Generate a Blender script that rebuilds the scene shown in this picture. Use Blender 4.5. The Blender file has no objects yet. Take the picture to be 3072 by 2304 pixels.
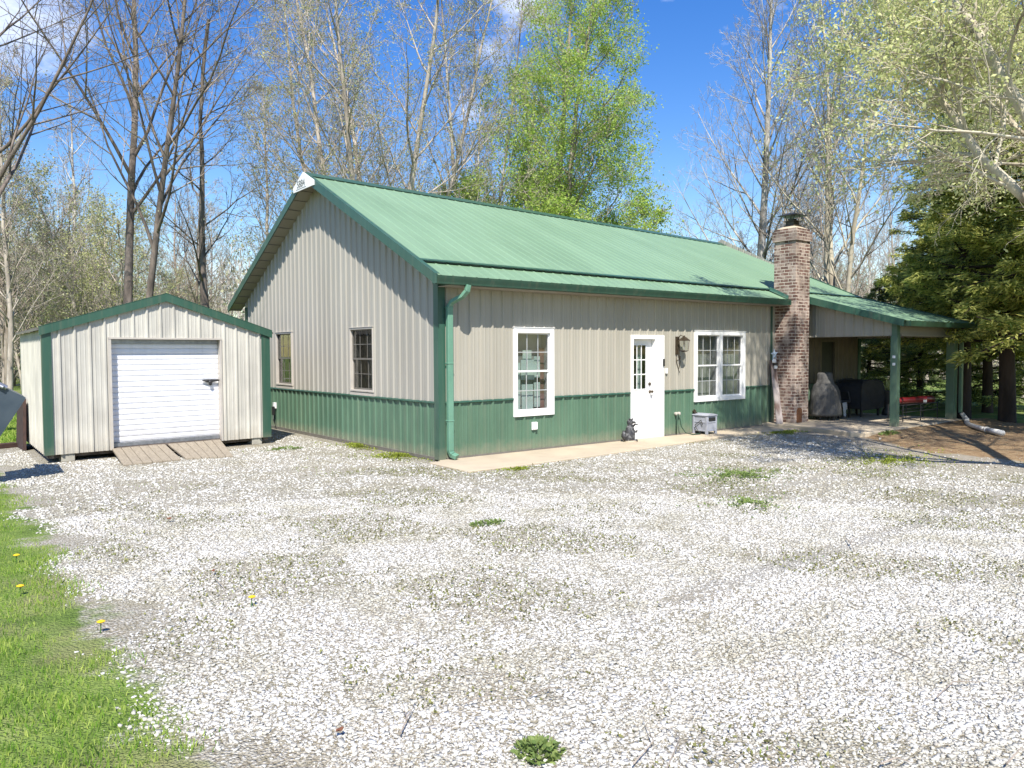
import bpy, math, random
import numpy as np
from mathutils import Vector, Matrix
R = math.radians
random.seed(7); rng = np.random.default_rng(7)
SC = bpy.context.scene
COL = SC.collection

# ------------------------------------------------------------ camera
CAM = np.array([-6.66, -10.4238, 1.7317]); FPX = 2290.68; YAW = .9068; PIT = -.041; ROL = -.0046
fw = np.array([math.cos(YAW)*math.cos(PIT), math.sin(YAW)*math.cos(PIT), math.sin(PIT)])
rt = np.array([math.sin(YAW), -math.cos(YAW), 0.]); up = np.cross(rt, fw)
rt, up = rt*math.cos(ROL)+up*math.sin(ROL), up*math.cos(ROL)-rt*math.sin(ROL)
cd = bpy.data.cameras.new('camera'); cam = bpy.data.objects.new('camera', cd); COL.objects.link(cam)
cd.sensor_width = 36; cd.lens = 36*FPX/3072; cd.clip_end = 3000; cd.clip_start = .05
cam.matrix_world = Matrix([[rt[i], up[i], -fw[i], CAM[i]] for i in range(3)]+[[0, 0, 0, 1]])
SC.camera = cam

def bearing(px, D):
    "ground point seen in the direction of photo column px, D metres from the camera"
    a = YAW-math.atan((px-1536)/FPX)
    return CAM[0]+D*math.cos(a), CAM[1]+D*math.sin(a)
def space(px, py, D):
    d = fw+rt*(px-1536)/FPX+up*(1152-py)/FPX
    d = d/np.linalg.norm(d[:2]); return CAM+d*D

# ------------------------------------------------------------ materials
def newmat(name):
    m = bpy.data.materials.new(name); m.use_nodes = True
    nt = m.node_tree; return m, nt, nt.nodes['Principled BSDF']
def N(nt, typ, **kw):
    n = nt.nodes.new(typ)
    for k, v in kw.items():
        if k.startswith('i_'): n.inputs[int(k[2:]) if k[2:].isdigit() else k[2:].replace('_', ' ')].default_value = v
        else: setattr(n, k, v)
    return n
def L(nt, a, b): nt.links.new(a, b)
def ramp(nt, fac, stops):
    r = N(nt, 'ShaderNodeValToRGB'); e = r.color_ramp.elements
    while len(e) > 1: e.remove(e[-1])
    e[0].position = stops[0][0]; e[0].color = (*stops[0][1], 1)
    for p, c in stops[1:]:
        x = e.new(p); x.color = (*c, 1)
    L(nt, fac, r.inputs[0]); return r.outputs[0]
def math_(nt, op, a, b=None, c=None, clamp=False):
    n = N(nt, 'ShaderNodeMath', operation=op, use_clamp=clamp)
    for i, v in enumerate((a, b, c)):
        if v is None: continue
        if isinstance(v, (int, float)): n.inputs[i].default_value = v
        else: L(nt, v, n.inputs[i])
    return n.outputs[0]
def mixc(nt, f, a, b, mode='MIX'):
    n = N(nt, 'ShaderNodeMix', data_type='RGBA', blend_type=mode)
    for s, v in ((n.inputs[0], f), (n.inputs[6], a), (n.inputs[7], b)):
        if isinstance(v, (int, float)): s.default_value = v
        elif isinstance(v, tuple): s.default_value = (*v, 1)
        else: L(nt, v, s)
    return n.outputs[2]
def coords(nt, scale=(1, 1, 1)):
    t = N(nt, 'ShaderNodeTexCoord'); mp = N(nt, 'ShaderNodeMapping'); mp.inputs['Scale'].default_value = scale
    L(nt, t.outputs['Object'], mp.inputs[0]); return mp.outputs[0]
def noise(nt, vec, scale, detail=3, rough=.55):
    n = N(nt, 'ShaderNodeTexNoise'); n.inputs['Scale'].default_value = scale; n.inputs['Detail'].default_value = detail
    n.inputs['Roughness'].default_value = rough; L(nt, vec, n.inputs['Vector']); return n.outputs['Fac']
def bump(nt, h, strength, dist, bsdf):
    b = N(nt, 'ShaderNodeBump'); b.inputs['Strength'].default_value = strength; b.inputs['Distance'].default_value = dist
    L(nt, h, b.inputs['Height']); L(nt, b.outputs[0], bsdf.inputs['Normal']); return b
def pm(name, c1, c2=None, scale=3., stretch=(1, 1, 1), rough=.5, metal=0., bs=0., bscale=40., bd=.004, spec=.5, lo=.35, hi=.65, detail=4):
    m, nt, b = newmat(name); b.inputs['Roughness'].default_value = rough; b.inputs['Metallic'].default_value = metal
    b.inputs['Specular IOR Level'].default_value = spec
    if c2 is None: c2 = tuple(x*.8 for x in c1)
    v = coords(nt, stretch)
    L(nt, ramp(nt, noise(nt, v, scale, detail), [(lo, c1), (hi, c2)]), b.inputs['Base Color'])
    if bs: bump(nt, noise(nt, v, bscale, 3), bs, bd, b)
    return m
M = {}
M['beige'] = pm('beige_steel', (.372, .348, .29), (.342, .318, .262), 1.5, (1, 1, .25), .42, 0, .05, 3, .01)
M['beige_gable'] = pm('taupe_steel', (.35, .332, .288), (.318, .3, .26), 1.5, (1, 1, .25), .42, 0, .05, 3, .01)
M['green'] = pm('green_steel', (.094, .17, .11), (.075, .142, .092), 2.6, (1, 1, .5), .42, 0, .05, 3, .01)
M['trim_green'] = pm('green_trim', (.038, .1, .068), (.03, .083, .056), 3, (1, 1, .3), .35, 0, .04, 4, .01)
M['spout'] = pm('faded_green_gutter', (.15, .3, .21), (.11, .24, .165), 4, (1, 1, .4), .4)
M['roof'] = pm('faded_green_roof', (.18, .285, .175), (.15, .245, .147), 1.3, (1, .3, .3), .5, 0, .06, 2, .01, .6)
M['soffit'] = pm('soffit', (.34, .31, .25), (.3, .27, .22), 2, rough=.6)
M['shed_wall'] = pm('cream_steel', (.57, .545, .475), (.44, .42, .37), 2.2, (1, 1, .5), .42, 0, .08, 3, .012)
M['white'] = pm('white_vinyl', (.82, .81, .79), (.78, .77, .75), 6, rough=.45)
M['door_white'] = pm('white_door', (.8, .79, .77), (.76, .75, .74), 6, rough=.4)
M['roller'] = pm('roller_white', (.82, .82, .84), (.77, .77, .8), 3, (1, 1, 3), .35)
M['black'] = pm('black_metal', (.015, .015, .016), (.025, .024, .022), 8, rough=.5)
M['black_cover'] = pm('black_cover', (.02, .02, .022), (.03, .03, .03), 8, rough=.8, bs=.4, bscale=6, bd=.03)
M['bronze'] = pm('bronze_metal', (.06, .045, .03), (.1, .075, .05), 20, rough=.45, metal=.5)
M['steel'] = pm('galvanised_steel', (.35, .36, .38), (.25, .26, .28), 14, rough=.4, metal=.7)
M['dark_room'] = pm('dark_room', (.07, .065, .06), (.05, .048, .045), 2, rough=.9)
M['curtain'] = pm('pale_cloth', (.5, .6, .56), (.42, .5, .47), 5, rough=.9)
M['curtain_red'] = pm('russet_cloth', (.3, .16, .14), (.2, .12, .1), 4, rough=.9)
M['dark_frame'] = pm('bronze_frame', (.17, .155, .135), (.13, .12, .1), 6, rough=.5)
M['tan_frame'] = pm('tan_frame', (.5, .46, .4), (.45, .41, .36), 6, rough=.5)
M['concrete'] = pm('concrete', (.5, .42, .3), (.4, .33, .24), 1.6, rough=.9, bs=.3, bscale=60, bd=.004, lo=.3, hi=.7, detail=8)
M['block'] = pm('concrete_block', (.42, .4, .33), (.33, .31, .26), 9, rough=.95, bs=.5, bscale=60)
M['pvc'] = pm('white_pvc', (.68, .66, .62), (.55, .53, .48), 8, rough=.5)
M['red'] = pm('dark_red_vinyl', (.2, .012, .015), (.14, .01, .012), 8, rough=.35, bs=.4, bscale=9, bd=.01)
M['hosebox'] = pm('grey_resin', (.36, .37, .41), (.31, .32, .36), 8, rough=.5)
M['hose'] = pm('green_hose', (.03, .07, .04), (.02, .05, .03), 8, rough=.5)
M['porch_wall_shaded'] = pm('shaded_tan_steel', (.15, .125, .085), (.12, .1, .068), 2, rough=.7)  # siding tan with the porch shade put into its colour
M['muntin'] = pm('muntin_grey', (.42, .43, .42), (.36, .37, .36), 6, rough=.5)
M['star'] = pm('painted_tin', (.5, .58, .66), (.4, .48, .56), 8, rough=.4)
M['statue'] = pm('dark_cast_stone', (.035, .035, .038), (.22, .22, .22), 14, rough=.55, lo=.5, hi=.7, bs=.5, bscale=40, bd=.01)
M['plastic'] = pm('blue_grey_panel', (.035, .05, .068), (.055, .072, .09), 3, rough=.35, bs=.1, bscale=5)
M['timber'] = pm('dark_timber', (.07, .035, .025), (.04, .022, .018), 9, (1, 1, 1), .9)
M['path'] = pm('pale_path', (.5, .47, .4), (.4, .37, .3), 2, rough=.95)
M['leaf_litter'] = pm('dry_leaf', (.17, .065, .03), (.11, .045, .025), 20, rough=.9)
M['yellow'] = pm('dandelion_petals', (.8, .5, .01), (.7, .42, .01), 30, rough=.8)
M['stem'] = pm('green_stem', (.06, .15, .02), (.05, .11, .02), 20, rough=.8)
M['terracotta'] = pm('rust_orange_metal', (.2, .08, .03), (.12, .05, .025), 20, rough=.8)
M['cloth_white'] = pm('white_paper', (.55, .56, .58), (.4, .42, .45), 10, rough=.9)
M['sign_white'] = pm('sign_white', (.85, .85, .84), (.8, .8, .8), 10, rough=.5)
M['sign_grey'] = pm('sign_lettering', (.12, .13, .12), (.16, .17, .16), 10, rough=.6)

def weather(m, panel=True, dirt=(.3, .25, .18), amt=.45, zt=.2, tone=.07):
    "panel-to-panel tone, faint vertical streaks and mud splash at the foot"
    nt = m.node_tree; b = nt.nodes['Principled BSDF']; c = b.inputs['Base Color'].links[0].from_socket
    t = N(nt, 'ShaderNodeTexCoord'); sp_ = N(nt, 'ShaderNodeSeparateXYZ'); L(nt, t.outputs['Object'], sp_.inputs[0])
    if panel:
        k = math_(nt, 'FLOOR', math_(nt, 'DIVIDE', math_(nt, 'ADD', sp_.outputs[0], math_(nt, 'MULTIPLY', sp_.outputs[1], 1.013)), .9144))
        wn = N(nt, 'ShaderNodeTexWhiteNoise', noise_dimensions='1D'); L(nt, k, wn.inputs['W'])
        h = N(nt, 'ShaderNodeHueSaturation'); L(nt, c, h.inputs['Color']); L(nt, math_(nt, 'ADD', math_(nt, 'MULTIPLY', wn.outputs[0], tone), 1-tone/2), h.inputs['Value']); c = h.outputs[0]
    st_ = noise(nt, coords(nt, (9, 9, .35)), 1.6, 6, .6)
    c = mixc(nt, math_(nt, 'MULTIPLY', ramp(nt, st_, [(.5, (0, 0, 0)), (.7, (1, 1, 1))]), .14), c, dirt)
    n_ = noise(nt, t.outputs['Object'], 7, 6, .65)
    f = math_(nt, 'SUBTRACT', math_(nt, 'ADD', .1, math_(nt, 'MULTIPLY', n_, .5)), math_(nt, 'MULTIPLY', sp_.outputs[2], .3/zt))
    if amt: c = mixc(nt, math_(nt, 'MULTIPLY', ramp(nt, f, [(0, (0, 0, 0)), (.3, (1, 1, 1))]), amt), c, dirt)
    L(nt, c, b.inputs['Base Color'])
weather(M['beige'], amt=0); weather(M['beige_gable'], amt=0); weather(M['green']); weather(M['shed_wall'], zt=.35, amt=.4); weather(M['roof'], dirt=(.1, .12, .07), amt=0, tone=.05); weather(M['roller'], panel=False, amt=.3, zt=.4); weather(M['trim_green'], panel=False, amt=.3)
M['room_light'] = pm('pale_room', (.4, .39, .37), (.32, .31, .3), 2, rough=.9)
def bark(name, c1, c2, scale=5, bs=.6, lo=.38, hi=.6):
    return pm(name, c1, c2, scale, (1, 1, .25), .9, 0, bs, scale*5, .02, .2, lo, hi, 6)
M['bark_grey'] = bark('bark_grey', (.38, .32, .26), (.2, .165, .13))
M['bark_dark'] = bark('bark_dark', (.22, .18, .15), (.11, .09, .075))
M['bark_white'] = bark('bark_sycamore', (.5, .47, .42), (.2, .17, .14), 2.2, .3, .45, .6)
M['bark_cream'] = bark('bark_cream', (.5, .45, .34), (.22, .18, .13), 2.5, .3, .48, .68)
M['bark_tan'] = bark('bark_tan', (.5, .44, .37), (.32, .275, .23))
M['bark_cedar'] = bark('bark_cedar', (.07, .05, .04), (.035, .026, .02))

def leafmat(name, c1, c2, trans=.35, scale=1.2):
    m, nt, b = newmat(name); g = N(nt, 'ShaderNodeNewGeometry')
    v = coords(nt)
    f = math_(nt, 'ADD', math_(nt, 'MULTIPLY', g.outputs['Random Per Island'], .6), math_(nt, 'MULTIPLY', noise(nt, v, scale, 2), .4))
    c = ramp(nt, f, [(.25, c1), (.75, c2)]); L(nt, c, b.inputs['Base Color']); b.inputs['Roughness'].default_value = .6
    b.inputs['Specular IOR Level'].default_value = .25
    t = N(nt, 'ShaderNodeBsdfTranslucent'); L(nt, c, t.inputs[0]); mx = N(nt, 'ShaderNodeMixShader'); mx.inputs[0].default_value = trans
    L(nt, b.outputs[0], mx.inputs[1]); L(nt, t.outputs[0], mx.inputs[2]); L(nt, mx.outputs[0], nt.nodes['Material Output'].inputs[0]); return m
M['leaf_spring'] = leafmat('spring_leaf', (.27, .43, .08), (.52, .62, .15), .5)
M['leaf_pale'] = leafmat('pale_young_leaf', (.5, .55, .24), (.76, .76, .38), .5)
M['leaf_bud'] = leafmat('bud_green', (.32, .34, .2), (.52, .52, .32), .35)
M['leaf_olive'] = leafmat('olive_bud', (.34, .37, .17), (.52, .52, .25), .4)
M['cedar'] = leafmat('cedar_spray', (.14, .2, .04), (.68, .66, .2), .45, .9)
M['cedar_dark'] = leafmat('dark_cedar_spray', (.09, .14, .04), (.4, .44, .12), .25, .9)
M['grass'] = leafmat('grass_blade', (.19, .36, .04), (.5, .58, .14), .5, 5)
M['weed'] = leafmat('weed_leaf', (.12, .19, .05), (.24, .3, .09), .3, 3)
M['mossy'] = leafmat('gravel_moss', (.13, .13, .045), (.24, .24, .085), .2, 3)
M['moss'] = leafmat('moss_leaf', (.2, .25, .03), (.32, .36, .06), .3, 3)

def wood(name, c1, c2):
    m, nt, b = newmat(name); v = coords(nt, (9, 1.2, 1))
    L(nt, ramp(nt, noise(nt, v, 6, 8, .65), [(.3, c2), (.7, c1)]), b.inputs['Base Color']); b.inputs['Roughness'].default_value = .9
    bump(nt, noise(nt, v, 18, 4), .4, .004, b); return m
M['ramp_wood'] = wood('weathered_boards', (.34, .29, .215), (.2, .165, .12))
M['old_plank'] = pm('old_plank', (.36, .31, .29), (.13, .085, .07), 4.5, (1, 1, .35), .9, lo=.42, hi=.58, bs=.4, bscale=25)

def glassmat():
    m, nt, b = newmat('window_glass'); nt.nodes.remove(b)
    t = N(nt, 'ShaderNodeBsdfTransparent'); t.inputs[0].default_value = (.86, .88, .87, 1)
    g = N(nt, 'ShaderNodeBsdfGlossy'); g.inputs['Roughness'].default_value = .02; g.inputs[0].default_value = (.8, .8, .8, 1)
    fr = N(nt, 'ShaderNodeLayerWeight'); fr.inputs[0].default_value = .5
    mx = N(nt, 'ShaderNodeMixShader'); L(nt, math_(nt, 'ADD', math_(nt, 'POWER', fr.outputs[1], 4.), .05, clamp=True), mx.inputs[0]); L(nt, t.outputs[0], mx.inputs[1]); L(nt, g.outputs[0], mx.inputs[2])
    L(nt, mx.outputs[0], nt.nodes['Material Output'].inputs[0]); return m
M['glass'] = glassmat()

def brickmat():
    m, nt, b = newmat('brown_brick'); t = N(nt, 'ShaderNodeTexCoord'); s = N(nt, 'ShaderNodeSeparateXYZ'); L(nt, t.outputs['Object'], s.inputs[0])
    c = N(nt, 'ShaderNodeCombineXYZ'); L(nt, math_(nt, 'SUBTRACT', s.outputs[0], s.outputs[1]), c.inputs[0]); L(nt, s.outputs[2], c.inputs[1])
    w = N(nt, 'ShaderNodeVectorMath', operation='ADD'); nz = N(nt, 'ShaderNodeTexNoise'); nz.inputs['Scale'].default_value = 9; L(nt, t.outputs['Object'], nz.inputs['Vector'])
    sc = N(nt, 'ShaderNodeVectorMath', operation='SCALE'); L(nt, nz.outputs['Color'], sc.inputs[0]); sc.inputs['Scale'].default_value = .016
    L(nt, c.outputs[0], w.inputs[0]); L(nt, sc.outputs[0], w.inputs[1])
    br = N(nt, 'ShaderNodeTexBrick'); L(nt, w.outputs[0], br.inputs['Vector'])
    for k, v in (('Scale', 1), ('Mortar Size', .0085), ('Mortar Smooth', .25), ('Brick Width', .212), ('Row Height', .0745), ('Bias', -.2)): br.inputs[k].default_value = v
    br.inputs['Color1'].default_value = (.19, .105, .08, 1); br.inputs['Color2'].default_value = (.09, .05, .04, 1); br.inputs['Mortar'].default_value = (.62, .54, .45, 1)
    v = coords(nt); st = noise(nt, v, 5, 5)
    cc = mixc(nt, math_(nt, 'MULTIPLY', ramp(nt, st, [(.47, (0, 0, 0)), (.58, (1, 1, 1))]), .65), br.outputs['Color'], (.52, .42, .35))
    cc = mixc(nt, math_(nt, 'MULTIPLY', ramp(nt, noise(nt, v, 2.2, 4), [(.45, (0, 0, 0)), (.65, (1, 1, 1))]), .5), cc, (.06, .035, .028))
    L(nt, cc, b.inputs['Base Color']); b.inputs['Roughness'].default_value = .9
    h = math_(nt, 'ADD', math_(nt, 'MULTIPLY', math_(nt, 'SUBTRACT', 1, br.outputs['Fac']), 1), math_(nt, 'MULTIPLY', noise(nt, v, 60, 3), .3))
    bump(nt, h, .8, .012, b); return m
M['brick'] = brickmat()

def covermat():
    m, nt, b = newmat('grey_grill_cover'); v = coords(nt, (1, 1, .35))
    L(nt, ramp(nt, noise(nt, v, 5, 6), [(.3, (.13, .125, .115)), (.7, (.055, .052, .05))]), b.inputs['Base Color']); b.inputs['Roughness'].default_value = .85
    bump(nt, noise(nt, v, 7, 4), .8, .05, b); return m
M['cover'] = covermat()

def groundmat():
    m, nt, b = newmat('yard_ground'); t = N(nt, 'ShaderNodeTexCoord'); v = t.outputs['Object']
    s = N(nt, 'ShaderNodeSeparateXYZ'); L(nt, v, s.inputs[0]); x, y = s.outputs[0], s.outputs[1]
    # gravel: crushed limestone
    vo = N(nt, 'ShaderNodeTexVoronoi'); vo.inputs['Scale'].default_value = 58; L(nt, v, vo.inputs['Vector'])
    vs = N(nt, 'ShaderNodeTexVoronoi'); vs.inputs['Scale'].default_value = 120; L(nt, v, vs.inputs['Vector'])
    sep = N(nt, 'ShaderNodeSeparateColor'); L(nt, vo.outputs['Color'], sep.inputs[0])
    g = ramp(nt, sep.outputs[0], [(0, (.3, .27, .22)), (.2, (.36, .34, .28)), (.6, (.46, .44, .38)), (1, (.56, .54, .49))])
    gap = ramp(nt, vo.outputs['Distance'], [(.4, (1, 1, 1)), (.65, (.6, .56, .47))])
    g = mixc(nt, 1., g, gap, 'MULTIPLY')
    n1 = noise(nt, v, .55, 6, .62); n2 = noise(nt, v, 1.7, 6, .65); n3 = noise(nt, v, 7, 4, .6)
    g = mixc(nt, math_(nt, 'MULTIPLY', ramp(nt, math_(nt, 'ADD', math_(nt, 'MULTIPLY', n2, .6), math_(nt, 'MULTIPLY', n3, .4)), [(.48, (0, 0, 0)), (.6, (1, 1, 1))]), .6), g, (.24, .215, .13))
    g = mixc(nt, math_(nt, 'MULTIPLY', ramp(nt, n1, [(.5, (0, 0, 0)), (.62, (1, 1, 1))]), .2), g, (.44, .39, .32))
    # wheel tracks, packed fines
    def band(c, w):
        return ramp(nt, math_(nt, 'DIVIDE', math_(nt, 'ABSOLUTE', math_(nt, 'ADD', c, math_(nt, 'MULTIPLY', math_(nt, 'SUBTRACT', n2, .5), .12))), w), [(.3, (1, 1, 1)), (1, (0, 0, 0))])
    ta = math_(nt, 'SUBTRACT', y, math_(nt, 'ADD', math_(nt, 'MULTIPLY', x, .02), -6.88))
    tb = math_(nt, 'SUBTRACT', y, math_(nt, 'ADD', math_(nt, 'MULTIPLY', x, -.1), -4.5))
    g = mixc(nt, math_(nt, 'MULTIPLY', math_(nt, 'MULTIPLY', band(ta, .15), math_(nt, 'MULTIPLY', math_(nt, 'ADD', x, 4.), .4, clamp=True)), .5), g, (.36, .345, .315)); g = mixc(nt, math_(nt, 'MULTIPLY', math_(nt, 'MULTIPLY', band(tb, .13), math_(nt, 'MULTIPLY', x, .4, clamp=True)), .5), g, (.36, .345, .31))
    g = mixc(nt, math_(nt, 'MULTIPLY', ramp(nt, noise(nt, v, .9, 7, .7), [(.52, (0, 0, 0)), (.6, (1, 1, 1))]), .3), g, (.33, .28, .2))
    # damp packed soil in front of the porch
    xb = math_(nt, 'ADD', math_(nt, 'MULTIPLY', math_(nt, 'MAXIMUM', math_(nt, 'ADD', y, 4.5), 0), .7), 7.1)
    dd = math_(nt, 'SUBTRACT', x, math_(nt, 'ADD', xb, math_(nt, 'MULTIPLY', math_(nt, 'SUBTRACT', n2, .5), 1.2)))
    soil = ramp(nt, n3, [(.35, (.38, .33, .26)), (.65, (.28, .245, .19))])
    so = ramp(nt, math_(nt, 'ADD', math_(nt, 'MULTIPLY', dd, .4), math_(nt, 'MULTIPLY', n2, 1.5)), [(.28, (0, 0, 0)), (.55, (1, 1, 1))])
    g = mixc(nt, math_(nt, 'MULTIPLY', so, .85), g, soil)
    # bare leaf-strewn dirt
    dirt = ramp(nt, math_(nt, 'ADD', math_(nt, 'MULTIPLY', n3, .5), math_(nt, 'MULTIPLY', noise(nt, v, 40, 3), .5)), [(.36, (.15, .085, .045)), (.5, (.3, .2, .11)), (.64, (.4, .3, .17))])
    dmask = math_(nt, 'MINIMUM', math_(nt, 'MULTIPLY', dd, 5.), math_(nt, 'MULTIPLY', math_(nt, 'ADD', y, math_(nt, 'ADD', 6.2, n2)), 3.), clamp=False)
    dmask = math_(nt, 'MAXIMUM', math_(nt, 'MINIMUM', dmask, 1), 0)
    # grass
    gr = ramp(nt, math_(nt, 'ADD', math_(nt, 'MULTIPLY', noise(nt, v, 2.5, 5), .6), math_(nt, 'MULTIPLY', noise(nt, v, 50, 3), .4)), [(.35, (.08, .13, .025)), (.5, (.15, .22, .045)), (.65, (.24, .3, .08))])
    gr = mixc(nt, math_(nt, 'MULTIPLY', ramp(nt, noise(nt, v, .9, 5), [(.52, (0, 0, 0)), (.66, (1, 1, 1))]), .6), gr, (.27, .23, .13))
    gl = math_(nt, 'MULTIPLY', math_(nt, 'SUBTRACT', math_(nt, 'ADD', -5.66, math_(nt, 'MULTIPLY', math_(nt, 'SUBTRACT', n2, .5), 1.6)), x), 5, clamp=True)
    gb = math_(nt, 'MULTIPLY', math_(nt, 'SUBTRACT', y, math_(nt, 'ADD', 6.6, n1)), 4, clamp=True)
    wr = math_(nt, 'MULTIPLY', math_(nt, 'SUBTRACT', x, math_(nt, 'ADD', 12.6, math_(nt, 'MULTIPLY', n1, 3))), 2, clamp=True)
    gm = math_(nt, 'MAXIMUM', math_(nt, 'MAXIMUM', gl, gb), wr)
    c = mixc(nt, dmask, g, dirt); c = mixc(nt, gm, c, gr)
    L(nt, c, b.inputs['Base Color']); b.inputs['Roughness'].default_value = .95; b.inputs['Specular IOR Level'].default_value = .2
    hh = math_(nt, 'ADD', math_(nt, 'MULTIPLY', vo.outputs['Distance'], -1.), math_(nt, 'MULTIPLY', vs.outputs['Distance'], -.4))
    bump(nt, hh, .9, .02, b); return m
M['ground'] = groundmat()
def stonemat():
    m, nt, b = newmat('limestone_chip'); g = N(nt, 'ShaderNodeNewGeometry'); v = coords(nt)
    c = ramp(nt, g.outputs['Random Per Island'], [(0, (.2, .17, .14)), (.06, (.38, .34, .28)), (.3, (.37, .35, .3)), (.7, (.48, .462, .415)), (1, (.62, .605, .565))])
    c = mixc(nt, .35, c, ramp(nt, noise(nt, v, 1.6, 5), [(.45, (.7, .69, .65)), (.65, (.42, .4, .29))]))
    L(nt, c, b.inputs['Base Color']); b.inputs['Roughness'].default_value = .9; b.inputs['Specular IOR Level'].default_value = .25
    bump(nt, noise(nt, v, 150, 2), .3, .003, b); return m
M['stone'] = stonemat()

# ------------------------------------------------------------ mesh building
class MB:
    def __init__(s): s.v = []; s.f = []; s.m = []
    def add(s, vs, fs, m=0):
        n = len(s.v); s.v += [tuple(p) for p in vs]; s.f += [tuple(i+n for i in f) for f in fs]; s.m += [m]*len(fs); return s
    def box(s, a, b, m=0, bev=0.):
        x0, y0, z0 = a; x1, y1, z1 = b
        vs = [(x0, y0, z0), (x1, y0, z0), (x1, y1, z0), (x0, y1, z0), (x0, y0, z1), (x1, y0, z1), (x1, y1, z1), (x0, y1, z1)]
        return s.add(vs, [(0, 3, 2, 1), (4, 5, 6, 7), (0, 1, 5, 4), (1, 2, 6, 5), (2, 3, 7, 6), (3, 0, 4, 7)], m)
    def prism(s, poly, z0, z1, m=0):
        "vertical prism over a ground polygon (counter-clockwise)"
        n = len(poly); vs = [(p[0], p[1], z0) for p in poly]+[(p[0], p[1], z1) for p in poly]
        return s.add(vs, [tuple(range(n))[::-1], tuple(range(n, 2*n))]+[(i, (i+1) % n, n+(i+1) % n, n+i) for i in range(n)], m)
    def hexa(s, q0, q1, m=0):
        "solid between two quads"
        return s.add(list(q0)+list(q1), [(3, 2, 1, 0), (4, 5, 6, 7), (0, 1, 5, 4), (1, 2, 6, 5), (2, 3, 7, 6), (3, 0, 4, 7)], m)
    def tube(s, pts, rad, sides=10, m=0, caps=True):
        pts = [np.array(p, float) for p in pts]
        if isinstance(rad, (int, float)): rad = [rad]*len(pts)
        base = len(s.v); ref = None; rings = []
        for i, p in enumerate(pts):
            d = pts[min(i+1, len(pts)-1)]-pts[max(i-1, 0)]; d = d/(np.linalg.norm(d)+1e-9)
            if ref is None: ref = np.array([0, 0, 1.]) if abs(d[2]) < .9 else np.array([1., 0, 0])
            u = np.cross(d, ref); u /= np.linalg.norm(u)+1e-9; w = np.cross(u, d); ref = w
            for k in range(sides):
                a = 2*math.pi*k/sides; s.v.append(tuple(p+rad[i]*(math.cos(a)*u+math.sin(a)*w)))
        for i in range(len(pts)-1):
            for k in range(sides):
                a = base+i*sides+k; b = base+i*sides+(k+1) % sides
                s.f.append((a, b, b+sides, a+sides)); s.m.append(m)
        if caps:
            s.f.append(tuple(base+k for k in range(sides))[::-1]); s.m.append(m)
            e = base+(len(pts)-1)*sides; s.f.append(tuple(e+k for k in range(sides))); s.m.append(m)
        return s
    def lathe(s, c, prof, sides=20, m=0, sx=1, sy=1, rot=0, wob=0):
        base = len(s.v)
        for r, z in prof:
            for k in range(sides):
                a = 2*math.pi*k/sides; q = r*(1+wob*(math.sin(5*a+z*4)+.6*math.sin(9*a-z*7)))
                X, Y = q*math.cos(a)*sx, q*math.sin(a)*sy
                s.v.append((c[0]+X*math.cos(rot)-Y*math.sin(rot), c[1]+X*math.sin(rot)+Y*math.cos(rot), c[2]+z))
        for i in range(len(prof)-1):
            for k in range(sides):
                a = base+i*sides+k; b = base+i*sides+(k+1) % sides; s.f.append((a, b, b+sides, a+sides)); s.m.append(m)
        s.f.append(tuple(base+k for k in range(sides))[::-1]); s.m.append(m)
        e = base+(len(prof)-1)*sides; s.f.append(tuple(e+k for k in range(sides))); s.m.append(m); return s
    def build(s, name, mats, parent=None, smooth=False, bevel=0, solid=0, xf=None):
        if xf: s.v = [xf(p) for p in s.v]
        me = bpy.data.meshes.new(name); me.from_pydata(s.v, [], s.f)
        for m in (mats if isinstance(mats, (list, tuple)) else [mats]): me.materials.append(m)
        me.polygons.foreach_set('material_index', s.m)
        if smooth: me.polygons.foreach_set('use_smooth', [True]*len(s.f))
        me.update(); return link(name, me, parent, bevel, solid)
def wloc(o):
    l = Vector(o.location)
    while o.parent: o = o.parent; l += Vector(o.location)
    return l
def link(name, me, parent=None, bevel=0, solid=0):
    o = bpy.data.objects.new(name, me); COL.objects.link(o)
    if parent is not None:
        o.parent = parent; o.location = -wloc(parent)
    if solid: md = o.modifiers.new('solid', 'SOLIDIFY'); md.thickness = solid
    if bevel:
        md = o.modifiers.new('bevel', 'BEVEL'); md.width = bevel; md.segments = 2; md.limit_method = 'ANGLE'
    return o
def tag(o, label=None, cat=None, group=None, kind=None):
    if label: o['label'] = label
    if cat: o['category'] = cat
    if group: o['group'] = group
    if kind: o['kind'] = kind
    return o
def thing(name, loc, label, cat, group=None):
    o = bpy.data.objects.new(name, None); COL.objects.link(o); o.location = loc; o.empty_display_size = .2
    return tag(o, label, cat, group)

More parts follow.
